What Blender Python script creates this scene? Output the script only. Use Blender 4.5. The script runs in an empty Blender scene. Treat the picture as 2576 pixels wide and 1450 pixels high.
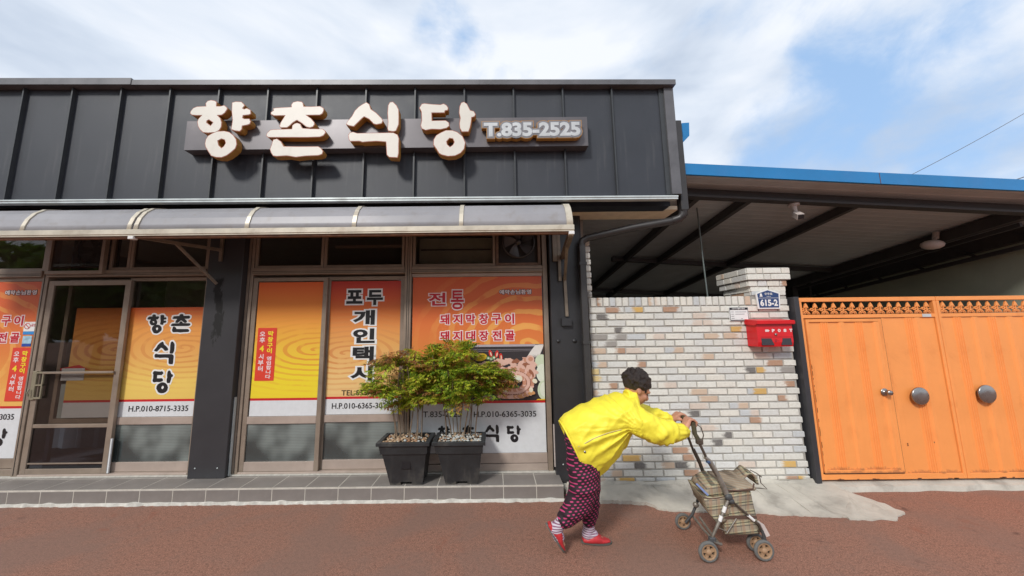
import bpy, bmesh, math, random
from mathutils import Vector, Matrix, noise
R = math.radians
scene = bpy.context.scene
COL = scene.collection
random.seed(7)

# ------------------------------------------------------------ camera
cam = bpy.data.cameras.new('camera')
cam.sensor_width = 36.0
cam.lens = 36.0 * 858.0 / 2576.0
cam.shift_x = 48.0 / 2576.0
cam.clip_start = 0.05
cam.clip_end = 2000
cam_o = bpy.data.objects.new('camera', cam)
COL.objects.link(cam_o)
pitch, roll = R(7.5), R(0.63)
f = Vector((0, math.cos(pitch), math.sin(pitch)))
r0 = Vector((1, 0, 0)); u0 = r0.cross(f)
rv = r0 * math.cos(roll) - u0 * math.sin(roll)
uv = r0 * math.sin(roll) + u0 * math.cos(roll)
m = Matrix((rv, uv, -f)).transposed().to_4x4()
m.translation = Vector((0, 0, 1.52))
cam_o.matrix_world = m
scene.camera = cam_o

# ------------------------------------------------------------ light and sky
SUN_DIR = Vector((-0.62, -1.0, 0.92)).normalized()
sun_el = math.asin(SUN_DIR.z)
sun = bpy.data.lights.new('sun', 'SUN')
sun.energy = 2.0
sun.angle = R(10)
sun.color = (1.0, 0.965, 0.91)
sun_o = bpy.data.objects.new('sun', sun)
COL.objects.link(sun_o)
sun_o.rotation_euler = SUN_DIR.to_track_quat('Z', 'Y').to_euler()

scene.view_settings.view_transform = 'Standard'
scene.view_settings.look = 'None'
scene.view_settings.exposure = 0.36
scene.view_settings.gamma = 1.0
scene.view_settings.use_curve_mapping = False
scene.render.engine = 'CYCLES'
scene.cycles.max_bounces = 8

world = bpy.data.worlds.new('World')
scene.world = world
world.use_nodes = True

class NT:
    """small node-tree helper"""
    def __init__(s, nt):
        s.nt = nt
        nt.nodes.clear()
    def n(s, typ, **kw):
        nd = s.nt.nodes.new(typ)
        for k, v in kw.items():
            if k.startswith('i_'):
                key = k[2:]
                key = int(key) if key.isdigit() else key.replace('_', ' ')
                s.put(nd.inputs[key], v)
            else:
                setattr(nd, k, v)
        return nd
    def put(s, sock, v):
        if isinstance(v, bpy.types.NodeSocket):
            s.nt.links.new(v, sock)
        elif isinstance(v, bpy.types.Node):
            s.nt.links.new(v.outputs[0], sock)
        else:
            if sock.type == 'RGBA' and len(v) == 3:
                v = (*v, 1)
            sock.default_value = v
    def math(s, op, a, b=0.0, c=None, clamp=False):
        nd = s.nt.nodes.new('ShaderNodeMath'); nd.operation = op; nd.use_clamp = clamp
        s.put(nd.inputs[0], a); s.put(nd.inputs[1], b)
        if c is not None: s.put(nd.inputs[2], c)
        return nd.outputs[0]
    def mix(s, fac, a, b, mode='MIX'):
        nd = s.nt.nodes.new('ShaderNodeMix'); nd.data_type = 'RGBA'; nd.blend_type = mode
        s.put(nd.inputs[0], fac); s.put(nd.inputs[6], a); s.put(nd.inputs[7], b)
        return nd.outputs[2]
    def ramp(s, fac, stops, interp='LINEAR'):
        nd = s.nt.nodes.new('ShaderNodeValToRGB'); nd.color_ramp.interpolation = interp
        el = nd.color_ramp.elements
        while len(el) < len(stops): el.new(0.5)
        for e, (p, c) in zip(el, stops):
            e.position = p
            e.color = (*c, 1) if len(c) == 3 else c
        s.put(nd.inputs[0], fac)
        return nd.outputs[0]
    def noise(s, vec=None, scale=5.0, detail=4.0, rough=0.5, dist=0.0, w=None):
        nd = s.nt.nodes.new('ShaderNodeTexNoise')
        if w is not None:
            nd.noise_dimensions = '4D'; s.put(nd.inputs['W'], w)
        if vec is not None: s.put(nd.inputs['Vector'], vec)
        nd.inputs['Scale'].default_value = scale; nd.inputs['Detail'].default_value = detail
        nd.inputs['Roughness'].default_value = rough; nd.inputs['Distortion'].default_value = dist
        return nd.outputs['Fac']
    def rng(s, v, a, b, c=0.0, d=1.0, smooth=False):
        nd = s.nt.nodes.new('ShaderNodeMapRange')
        if smooth: nd.interpolation_type = 'SMOOTHSTEP'
        s.put(nd.inputs[0], v)
        for i, x in zip((1, 2, 3, 4), (a, b, c, d)): nd.inputs[i].default_value = x
        return nd.outputs[0]

def build_world():
    t = NT(world.node_tree)
    tc = t.n('ShaderNodeTexCoord')
    sky = t.n('ShaderNodeTexSky', sky_type='NISHITA')
    sky.sun_disc = False
    sky.sun_elevation = sun_el
    sky.sun_rotation = math.atan2(SUN_DIR.x, SUN_DIR.y)
    sky.air_density = 1.0; sky.dust_density = 0.6; sky.ozone_density = 1.5
    mp = t.n('ShaderNodeMapping'); t.put(mp.inputs[0], tc.outputs['Generated'])
    mp.inputs['Scale'].default_value = (1.0, 1.0, 1.25)
    mp.inputs['Location'].default_value = (3.1, 1.7, 0.4)
    big = t.noise(mp.outputs[0], 2.4, 6, 0.55, 0.25)
    fine = t.noise(mp.outputs[0], 7.5, 7, 0.6, 0.3)
    cover = t.math('ADD', t.math('MULTIPLY', big, 0.62), t.math('MULTIPLY', fine, 0.38))
    # clear patches between the clouds, each at its own bearing
    nrm = t.n('ShaderNodeVectorMath', operation='NORMALIZE'); t.put(nrm.inputs[0], tc.outputs['Generated'])
    gaps = None
    for (dx, dz, rad, amt) in GAPS:
        d = Vector((dx, 1.0, dz)).normalized()
        dt = t.n('ShaderNodeVectorMath', operation='DOT_PRODUCT'); t.put(dt.inputs[0], nrm.outputs[0])
        dt.inputs[1].default_value = d
        g = t.rng(dt.outputs['Value'], math.cos(rad), 1.0, 0.0, amt, True)
        gaps = g if gaps is None else t.math('ADD', gaps, g)
    cover = t.math('SUBTRACT', cover, gaps)
    mask = t.rng(cover, 0.22, 0.46, 0.0, 1.0, True)
    mp2 = t.n('ShaderNodeMapping'); t.put(mp2.inputs[0], tc.outputs['Generated'])
    mp2.inputs['Scale'].default_value = (0.8, 0.8, 2.2)
    mp2.inputs['Location'].default_value = (7.3, 0.2, 5.1)
    shade = t.noise(mp2.outputs[0], 3.0, 5, 0.5, 0.3)
    cl = t.ramp(shade, [(0.32, (4.4, 5.1, 6.2)), (0.46, (5.9, 6.5, 7.4)), (0.60, (7.3, 7.6, 8.1))])
    skyc = t.mix(1.0, sky.outputs[0], (1.15, 1.15, 1.15), 'MULTIPLY')
    skyb = t.mix(0.75, skyc, (3.4, 5.2, 7.9))
    c = t.mix(mask, skyb, cl)
    bg = t.n('ShaderNodeBackground'); t.put(bg.inputs[0], c); bg.inputs[1].default_value = 0.1
    out = t.n('ShaderNodeOutputWorld'); t.put(out.inputs[0], bg.outputs[0])

#        x/y , z/y , radius , strength   (bearing of each clear patch)
GAPS = [(-0.16, 1.0, 0.10, 0.16), (-0.04, 0.88, 0.09, 0.15), (0.08, 0.80, 0.07, 0.15),
        (1.02, 0.68, 0.18, 0.15), (1.40, 0.80, 0.22, 0.15), (1.55, 0.50, 0.14, 0.14), (0.72, 0.92, 0.10, 0.05)]
build_world()

# ------------------------------------------------------------ materials
MATS = {}
def pmat(name, col, rough=0.6, metal=0.0, var=0.12, scale=8.0, bump=0.0, bscale=60.0, spec=0.5, coat=0.0, dirt=None, dscale=1.5, damt=0.4, sheen=0.0, streak=0.0, foot=None):
    if name in MATS: return MATS[name]
    mt = bpy.data.materials.new(name); mt.use_nodes = True
    t = NT(mt.node_tree)
    tc = t.n('ShaderNodeTexCoord')
    n1 = t.noise(tc.outputs['Object'], scale, 5, 0.6)
    lo = tuple(c * (1 - var) for c in col); hi = tuple(min(1, c * (1 + var)) for c in col)
    c = t.ramp(n1, [(0.3, lo), (0.7, hi)])
    if dirt:
        n2 = t.noise(tc.outputs['Object'], dscale, 6, 0.65, 0.4)
        mk = t.rng(n2, 0.5, 0.72, 0.0, damt, True)
        c = t.mix(mk, c, dirt)
    if streak:   # run marks: noise drawn out vertically
        ms = t.n('ShaderNodeMapping'); t.put(ms.inputs[0], tc.outputs['Object']); ms.inputs['Scale'].default_value = (1, 1, .06)
        n4 = t.noise(ms.outputs[0], 22, 4, 0.6); n5 = t.noise(tc.outputs['Object'], 1.7, 3, 0.5)
        mk = t.math('MULTIPLY', t.rng(n4, 0.52, 0.72, 0, streak, True), t.rng(n5, .42, .6, .15, 1, True))
        c = t.mix(mk, c, dirt or (0.2, 0.18, 0.15))
    if foot:     # grime and rust creeping up from the foot: (colour, height in metres from the object's origin)
        sp = t.n('ShaderNodeSeparateXYZ'); t.put(sp.inputs[0], tc.outputs['Object'])
        n6 = t.noise(tc.outputs['Object'], 16, 6, 0.7)
        mk = t.rng(t.math('ADD', t.math('DIVIDE', sp.outputs[2], foot[1]), t.math('MULTIPLY', n6, 1.6)), 1.15, .75, 0, .75, True)
        c = t.mix(mk, c, foot[0])
    b = t.n('ShaderNodeBsdfPrincipled')
    t.put(b.inputs['Base Color'], c)
    rr = t.rng(n1, 0.2, 0.8, max(0, rough - 0.08), min(1, rough + 0.08))
    t.put(b.inputs['Roughness'], rr)
    b.inputs['Metallic'].default_value = metal
    b.inputs['Specular IOR Level'].default_value = spec
    b.inputs['Coat Weight'].default_value = coat
    b.inputs['Sheen Weight'].default_value = sheen
    if bump:
        n3 = t.noise(tc.outputs['Object'], bscale, 4, 0.6)
        bp = t.n('ShaderNodeBump'); t.put(bp.inputs['Height'], n3)
        bp.inputs['Strength'].default_value = bump; bp.inputs['Distance'].default_value = 0.01
        t.put(b.inputs['Normal'], bp.outputs[0])
    o = t.n('ShaderNodeOutputMaterial'); t.put(o.inputs[0], b.outputs[0])
    MATS[name] = mt
    return mt

def flat(name, col, rough=0.5):
    return pmat(name, col, rough, var=0.04, scale=20)

def glass_mat(name, tint, refl=0.08, rough=0.02, ribs=False):
    mt = bpy.data.materials.new(name); mt.use_nodes = True
    t = NT(mt.node_tree)
    tr = t.n('ShaderNodeBsdfTransparent'); t.put(tr.inputs[0], tint)
    gl = t.n('ShaderNodeBsdfGlossy'); gl.inputs['Roughness'].default_value = rough
    fr = t.n('ShaderNodeLayerWeight'); fr.inputs[0].default_value = 0.5
    fac = t.math('ADD', t.math('MULTIPLY', t.math('POWER', fr.outputs['Facing'], 4.0), 0.9), 0.04 + refl, clamp=True)
    if ribs:
        tc = t.n('ShaderNodeTexCoord'); sp = t.n('ShaderNodeSeparateXYZ'); t.put(sp.inputs[0], tc.outputs['Object'])
        wv = t.math('SINE', t.math('MULTIPLY', sp.outputs[2], 420.0))
        bp = t.n('ShaderNodeBump'); t.put(bp.inputs['Height'], wv); bp.inputs['Strength'].default_value = 0.18
        bp.inputs['Distance'].default_value = 0.002
        t.put(gl.inputs['Normal'], bp.outputs[0])
        df = t.n('ShaderNodeBsdfDiffuse')
        n = t.rng(t.noise(tc.outputs['Object'], 2.6, 2, 0.4), .38, .60, 0, 1, True)
        st = t.math('ADD', t.math('MULTIPLY', wv, 0.14), 0.84)
        cc = t.mix(n, (0.06, 0.075, 0.075), (0.34, 0.39, 0.37))
        t.put(df.inputs[0], t.mix(st, (0.05, 0.06, 0.06), cc)); t.put(df.inputs['Normal'], bp.outputs[0])
        m1 = t.n('ShaderNodeMixShader'); m1.inputs[0].default_value = 0.7
        t.put(m1.inputs[1], tr.outputs[0]); t.put(m1.inputs[2], df.outputs[0])
        base = m1.outputs[0]
    else:
        base = tr.outputs[0]
    mx = t.n('ShaderNodeMixShader'); t.put(mx.inputs[0], fac); t.put(mx.inputs[1], base); t.put(mx.inputs[2], gl.outputs[0])
    o = t.n('ShaderNodeOutputMaterial'); t.put(o.inputs[0], mx.outputs[0])
    return mt

M = {}
M['fascia'] = pmat('charcoal_panel_metal', (0.031, 0.036, 0.047), 0.5, 0.0, 0.14, 3, 0.15, 350, dirt=(0.075, 0.078, 0.085), dscale=1.2, damt=0.35, streak=0.5)
M['seam'] = pmat('charcoal_seam_metal', (0.04, 0.045, 0.05), 0.45)
M['cap'] = pmat('grey_flashing_metal', (0.13, 0.13, 0.14), 0.45, 0.2, 0.2, 4, dirt=(0.06, 0.06, 0.06), damt=0.5)
M['galv'] = pmat('pale_zinc_flashing', (0.62, 0.68, 0.68), 0.35, 0.3, 0.12, 6, dirt=(0.3, 0.3, 0.28), dscale=4, damt=0.4)
M['bronze'] = pmat('bronze_window_metal', (0.29, 0.23, 0.18), 0.42, 0.25, 0.15, 5, dirt=(0.12, 0.09, 0.07), dscale=3, damt=0.4)
M['bronze_pale'] = pmat('pale_bronze_rail', (0.42, 0.34, 0.29), 0.45, 0.15, 0.1, 5, dirt=(0.25, 0.2, 0.16), dscale=3, damt=0.4)
M['darkgap'] = flat('dark_rubber_seal', (0.015, 0.014, 0.013), 0.8)
M['column'] = pmat('charcoal_column_metal', (0.028, 0.028, 0.031), 0.4, 0.0, 0.12, 3, 0.08, 200, dirt=(0.012, 0.011, 0.011), dscale=2.2, damt=0.8)
M['soot'] = flat('black_soot', (0.006, 0.005, 0.005), 0.9)
M['interior'] = pmat('interior_plaster', (0.34, 0.31, 0.27), 0.9)
M['glass'] = glass_mat('window_glass', (0.90, 0.92, 0.90), 0.0)
M['tinted'] = glass_mat('tinted_glass', (0.73, 0.71, 0.69), 0.0)
M['darkglass'] = glass_mat('smoked_glass', (0.40, 0.43, 0.50), 0.02)
M['ribbed'] = glass_mat('ribbed_glass', (0.35, 0.4, 0.4), 0.06, 0.12, True)
M['white'] = flat('white_print', (0.78, 0.78, 0.77), 0.4)
M['white_band'] = flat('white_film_band', (0.66, 0.68, 0.70), 0.4)
M['black'] = flat('black_print', (0.012, 0.012, 0.014), 0.4)
M['red'] = flat('red_print', (0.55, 0.015, 0.02), 0.4)
M['crimson'] = flat('crimson_print', (0.50, 0.01, 0.025), 0.4)
M['redstrip'] = flat('red_strip_film', (0.68, 0.055, 0.03), 0.4)
M['yellow'] = flat('yellow_print', (0.85, 0.68, 0.03), 0.4)
M['palepink'] = flat('pale_pink_print', (0.8, 0.66, 0.66), 0.4)
M['signface'] = pmat('cream_sign_face', (0.70, 0.67, 0.60), 0.45, var=0.06, scale=3, dirt=(0.5, 0.46, 0.4), dscale=3, damt=0.3)
M['signside'] = pmat('ochre_sign_edge', (0.40, 0.20, 0.045), 0.5, 0.0, 0.15, 8)
M['signrim'] = flat('brown_red_sign_rim', (0.40, 0.10, 0.05), 0.5)
M['signboard'] = pmat('brushed_grey_board', (0.12, 0.112, 0.12), 0.38, 0.35, 0.12, 2, dirt=(0.2, 0.18, 0.18), dscale=1.5, damt=0.5)
M['silver'] = pmat('silver_letter_face', (0.55, 0.57, 0.58), 0.35, 0.2)
M['greyface'] = flat('grey_letter_back', (0.20, 0.20, 0.22), 0.5)
M['mortar'] = pmat('grey_mortar', (0.42, 0.405, 0.375), 0.95, 0, 0.15, 20, 0.4, 150, dirt=(0.22, 0.21, 0.19), damt=0.4)
M['concrete'] = pmat('pale_concrete', (0.50, 0.47, 0.41), 0.95, 0, 0.14, 5, 0.5, 70, dirt=(0.24, 0.22, 0.19), dscale=3.5, damt=0.6)
M['grout'] = pmat('tile_grout', (0.52, 0.49, 0.43), 0.95, 0, 0.15, 15)
M['tile'] = pmat('grey_floor_tile', (0.21, 0.19, 0.175), 0.55, 0, 0.16, 4, 0.1, 150, dirt=(0.26, 0.24, 0.2), dscale=1.8, damt=0.35)
M['blue'] = pmat('blue_gutter_paint', (0.008, 0.185, 0.46), 0.4, 0.0, 0.14, 1.5, dirt=(0.04, 0.2, 0.5), dscale=2, damt=0.4)
M['steel'] = pmat('dark_steel_beam', (0.045, 0.042, 0.042), 0.55, 0.0, 0.2)
M['ceiling'] = pmat('beige_roof_underside', (0.42, 0.45, 0.46), 0.6, 0.0, 0.1, 3)
M['soffit'] = pmat('cream_soffit_board', (0.78, 0.68, 0.50), 0.7, 0, 0.1)
M['sidewall'] = pmat('pale_green_wall_plaster', (0.42, 0.44, 0.34), 0.9, 0, 0.1, 2, 0.2, 60, dirt=(0.3, 0.3, 0.24), damt=0.4)
M['orange'] = pmat('orange_gate_paint', (0.88, 0.325, 0.088), 0.5, 0.0, 0.06, 2.5, 0.10, 30, dirt=(0.60, 0.17, 0.035), dscale=1.9, damt=0.42, streak=0.10, foot=((0.40, 0.15, 0.06), 0.08))
M['rust'] = flat('rust_brown', (0.16, 0.06, 0.03), 0.9)
M['post'] = pmat('dark_gate_post', (0.035, 0.035, 0.04), 0.5)
M['stainless'] = pmat('stainless_steel', (0.35, 0.34, 0.33), 0.28, 0.95, 0.15, 10)
M['mailbox'] = pmat('red_mailbox_paint', (0.66, 0.012, 0.018), 0.35, 0.0, 0.08, 6, dirt=(0.4, 0.02, 0.02), damt=0.3)
M['navy'] = flat('navy_plate', (0.018, 0.05, 0.16), 0.35)
M['camwhite'] = pmat('off_white_plastic', (0.55, 0.48, 0.45), 0.5)
M['pot'] = pmat('black_plastic_pot', (0.024, 0.026, 0.028), 0.45, 0.0, 0.25, 6, 0.05, 90, dirt=(0.085, 0.082, 0.072), dscale=5, damt=0.6, streak=.4, foot=((0.10, .09, .075), .06))
M['pebble_a'] = pmat('tan_pebble', (0.42, 0.30, 0.19), 0.8, var=0.3, scale=25)
M['pebble_b'] = pmat('grey_pebble', (0.45, 0.46, 0.44), 0.8, var=0.25, scale=25)
M['pebble_c'] = pmat('brown_pebble', (0.30, 0.16, 0.09), 0.8, var=0.25, scale=25)
M['stem'] = pmat('grey_brown_bark', (0.22, 0.16, 0.11), 0.85, var=0.3, scale=30, bump=0.5)
M['soil'] = pmat('dark_soil', (0.05, 0.035, 0.025), 0.95)
for nm, c in dict(leaf_a=(0.27, 0.38, 0.028), leaf_b=(0.50, 0.56, 0.045), leaf_c=(0.11, 0.21, 0.02), leaf_d=(0.42, 0.19, 0.06), leaf_e=(0.60, 0.45, 0.08), leaf_f=(0.27, 0.13, 0.06)).items():
    mt = bpy.data.materials.new('nandina_' + nm); mt.use_nodes = True
    t = NT(mt.node_tree)
    tc = t.n('ShaderNodeTexCoord')
    n = t.noise(tc.outputs['Object'], 25, 3)
    cc = t.ramp(n, [(0.3, tuple(x * 0.7 for x in c)), (0.7, tuple(x * 1.35 for x in c))])
    b = t.n('ShaderNodeBsdfPrincipled'); t.put(b.inputs['Base Color'], cc); b.inputs['Roughness'].default_value = 0.45
    tl = t.n('ShaderNodeBsdfTranslucent'); t.put(tl.inputs[0], cc)
    mx = t.n('ShaderNodeMixShader'); mx.inputs[0].default_value = 0.45
    t.put(mx.inputs[1], b.outputs[0]); t.put(mx.inputs[2], tl.outputs[0])
    o = t.n('ShaderNodeOutputMaterial'); t.put(o.inputs[0], mx.outputs[0])
    M[nm] = mt

def awning_mat():
    mt = bpy.data.materials.new('smoky_polycarbonate'); mt.use_nodes = True
    t = NT(mt.node_tree)
    tc = t.n('ShaderNodeTexCoord')
    n = t.noise(tc.outputs['Object'], 1.5, 5, 0.6)
    c = t.ramp(n, [(0.3, (0.33, 0.33, 0.355)), (0.7, (0.46, 0.455, 0.48))])
    dst = t.noise(tc.outputs['Object'], 9, 6, 0.7)
    c = t.mix(t.rng(dst, .5, .7, 0, .35, True), c, (.30, .26, .22))
    b = t.n('ShaderNodeBsdfPrincipled'); t.put(b.inputs['Base Color'], c); b.inputs['Roughness'].default_value = 0.35
    tl = t.n('ShaderNodeBsdfTranslucent'); tl.inputs[0].default_value = (0.30, 0.26, 0.23, 1)
    mx = t.n('ShaderNodeMixShader'); mx.inputs[0].default_value = 0.25
    t.put(mx.inputs[1], b.outputs[0]); t.put(mx.inputs[2], tl.outputs[0])
    o = t.n('ShaderNodeOutputMaterial'); t.put(o.inputs[0], mx.outputs[0])
    return mt
M['awning'] = awning_mat()
M['ivory'] = pmat('ivory_aluminium', (0.60, 0.55, 0.45), 0.4, 0.2, 0.12, 8, dirt=(0.32, 0.24, 0.17), dscale=3, damt=0.5)

def brick_mat():
    mt = bpy.data.materials.new('whitewashed_brick'); mt.use_nodes = True
    t = NT(mt.node_tree)
    oi = t.n('ShaderNodeObjectInfo'); rnd = oi.outputs['Random']
    tc = t.n('ShaderNodeTexCoord'); ob = tc.outputs['Object']
    w = t.math('MULTIPLY', rnd, 173.0)
    base = t.ramp(t.math('FRACT', t.math('MULTIPLY', rnd, 13.7)),
                  [(0, (0.67, 0.66, 0.61)), (0.25, (0.73, 0.72, 0.66)), (0.5, (0.64, 0.64, 0.61)), (0.7, (0.72, 0.69, 0.62)), (0.88, (0.66, 0.66, 0.64)), (0.94, (0.54, 0.56, 0.57))], 'CONSTANT')
    stain = t.ramp(rnd, [(0, (0.62, 0.61, 0.57)), (0.71, (0.60, 0.45, 0.33)), (0.77, (0.42, 0.24, 0.15)), (0.84, (0.62, 0.38, 0.10)), (0.89, (0.68, 0.52, 0.24)), (0.915, (0.64, 0.54, 0.46)), (0.955, (0.13, 0.12, 0.115)), (0.985, (0.30, 0.28, 0.26))], 'CONSTANT')
    sp = t.n('ShaderNodeSeparateXYZ'); t.put(sp.inputs[0], ob)
    side = t.math('SIGN', t.math('SUBTRACT', t.math('FRACT', t.math('MULTIPLY', rnd, 57.0)), 0.5))
    off = t.math('MULTIPLY', t.math('SUBTRACT', t.math('FRACT', t.math('MULTIPLY', rnd, 91.0)), 0.25), 0.12)
    mpn = t.n('ShaderNodeMapping'); t.put(mpn.inputs[0], ob); mpn.inputs['Scale'].default_value = (1, 1, 2.6)
    n = t.noise(mpn.outputs[0], 14, 5, 0.65, 0.3, w)
    gx = t.math('ADD', t.math('ADD', t.math('MULTIPLY', sp.outputs[0], side), off), t.math('MULTIPLY', t.math('SUBTRACT', n, 0.5), 0.16))
    mk = t.rng(gx, -0.02, 0.03, 0.0, 0.95, True)
    on = t.math('GREATER_THAN', rnd, 0.71)
    mk = t.math('MULTIPLY', mk, on)
    c = t.mix(mk, base, stain)
    n2 = t.noise(ob, 45, 4, 0.6, 0, w)
    c = t.mix(t.rng(n2, 0.45, 0.75, 0, 0.35), c, (0.40, 0.37, 0.33))
    b = t.n('ShaderNodeBsdfPrincipled'); t.put(b.inputs['Base Color'], c); b.inputs['Roughness'].default_value = 0.85
    bp = t.n('ShaderNodeBump'); t.put(bp.inputs['Height'], t.noise(ob, 60, 5, 0.65, 0.2, w)); bp.inputs['Strength'].default_value = 0.55; bp.inputs['Distance'].default_value = 0.006
    t.put(b.inputs['Normal'], bp.outputs[0])
    o = t.n('ShaderNodeOutputMaterial'); t.put(o.inputs[0], b.outputs[0])
    return mt
M['brick'] = brick_mat()

def road_mat():
    mt = bpy.data.materials.new('red_brown_asphalt'); mt.use_nodes = True
    t = NT(mt.node_tree)
    tc = t.n('ShaderNodeTexCoord'); ob = tc.outputs['Object']
    g1 = t.noise(ob, 130, 5, 0.8); g2 = t.noise(ob, 38, 5, 0.75); pt = t.noise(ob, 1.3, 6, 0.6, 0.5); st = t.noise(ob, 3.6, 5, 0.6, 0.8)
    c = t.ramp(g1, [(0.34, (0.075, 0.040, 0.030)), (0.5, (0.245, 0.118, 0.082)), (0.66, (0.52, 0.31, 0.225))])
    c = t.mix(t.rng(g2, 0.42, 0.62, 0, 0.45), c, (0.36, 0.175, 0.125))
    c = t.mix(t.rng(g2, 0.50, 0.36, 0, 0.40), c, (0.13, 0.068, 0.052))
    c = t.mix(t.rng(pt, 0.42, 0.62, 0, 0.55, True), c, (0.21, 0.135, 0.108))
    c = t.mix(t.rng(st, 0.60, 0.74, 0, 0.5, True), c, (0.25, 0.085, 0.05))
    st2 = t.noise(ob, 2.1, 4, 0.55, 1.4)
    c = t.mix(t.rng(st2, 0.66, 0.74, 0, 0.6, True), c, (0.08, 0.042, 0.034))
    b = t.n('ShaderNodeBsdfPrincipled'); t.put(b.inputs['Base Color'], c); b.inputs['Roughness'].default_value = 0.85
    b.inputs['Specular IOR Level'].default_value = 0.3
    bp = t.n('ShaderNodeBump'); t.put(bp.inputs['Height'], t.math('ADD', g1, g2)); bp.inputs['Strength'].default_value = 0.3; bp.inputs['Distance'].default_value = 0.002
    t.put(b.inputs['Normal'], bp.outputs[0])
    o = t.n('ShaderNodeOutputMaterial'); t.put(o.inputs[0], b.outputs[0])
    return mt
M['road'] = road_mat()

def poster_mat(name, stops, cx, cz, ringcol, amt=0.55, freq=46.0, asp=2.6, vstripe=False):
    """printed film: vertical colour gradient with a swirl of rings; z in metres from the poster's base"""
    mt = bpy.data.materials.new(name); mt.use_nodes = True
    t = NT(mt.node_tree)
    tc = t.n('ShaderNodeTexCoord'); sp = t.n('ShaderNodeSeparateXYZ'); t.put(sp.inputs[0], tc.outputs['Object'])
    zmax = stops[-1][0]
    c = t.ramp(t.math('DIVIDE', sp.outputs[2], zmax), [(z / zmax, col) for z, col in stops])
    nz = t.noise(tc.outputs['Object'], 2.2, 3, 0.5)
    x = t.math('SUBTRACT', sp.outputs[0], cx); z = t.math('MULTIPLY', t.math('SUBTRACT', sp.outputs[2], cz), asp)
    rr = t.math('SQRT', t.math('ADD', t.math('MULTIPLY', x, x), t.math('MULTIPLY', z, z)))
    ang = t.math('ARCTAN2', z, x)
    ph = t.math('ADD', t.math('ADD', t.math('MULTIPLY', rr, freq), t.math('MULTIPLY', nz, 7.0)), ang)
    s = t.rng(t.math('SINE', ph), 0.30, 0.62, 0.0, min(1.0, amt * 1.7), True)
    brk = t.rng(t.noise(tc.outputs['Object'], 5.0, 3, 0.5), 0.36, 0.48, 0.25, 1.0, True)
    fade = t.rng(rr, 1.3, 0.25, 0.0, 1.0)
    s = t.math('MULTIPLY', t.math('MULTIPLY', s, brk), fade)
    c = t.mix(s, c, ringcol)
    b = t.n('ShaderNodeBsdfPrincipled'); t.put(b.inputs['Base Color'], c); b.inputs['Roughness'].default_value = 0.4
    o = t.n('ShaderNodeOutputMaterial'); t.put(o.inputs[0], b.outputs[0])
    return mt

# ------------------------------------------------------------ object helpers
def tag(o, label=None, cat=None, group=None, kind=None):
    if label: o['label'] = label
    if cat: o['category'] = cat
    if group: o['group'] = group
    if kind: o['kind'] = kind
    return o

def empty(name, loc, label=None, cat=None, group=None, kind=None):
    o = bpy.data.objects.new(name, None); COL.objects.link(o)
    o.location = loc; o.empty_display_size = 0.1
    return tag(o, label, cat, group, kind)

def world_loc(o):
    v = Vector((0, 0, 0))
    while o is not None:
        v += Vector(o.location); o = o.parent
    return v

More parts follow.
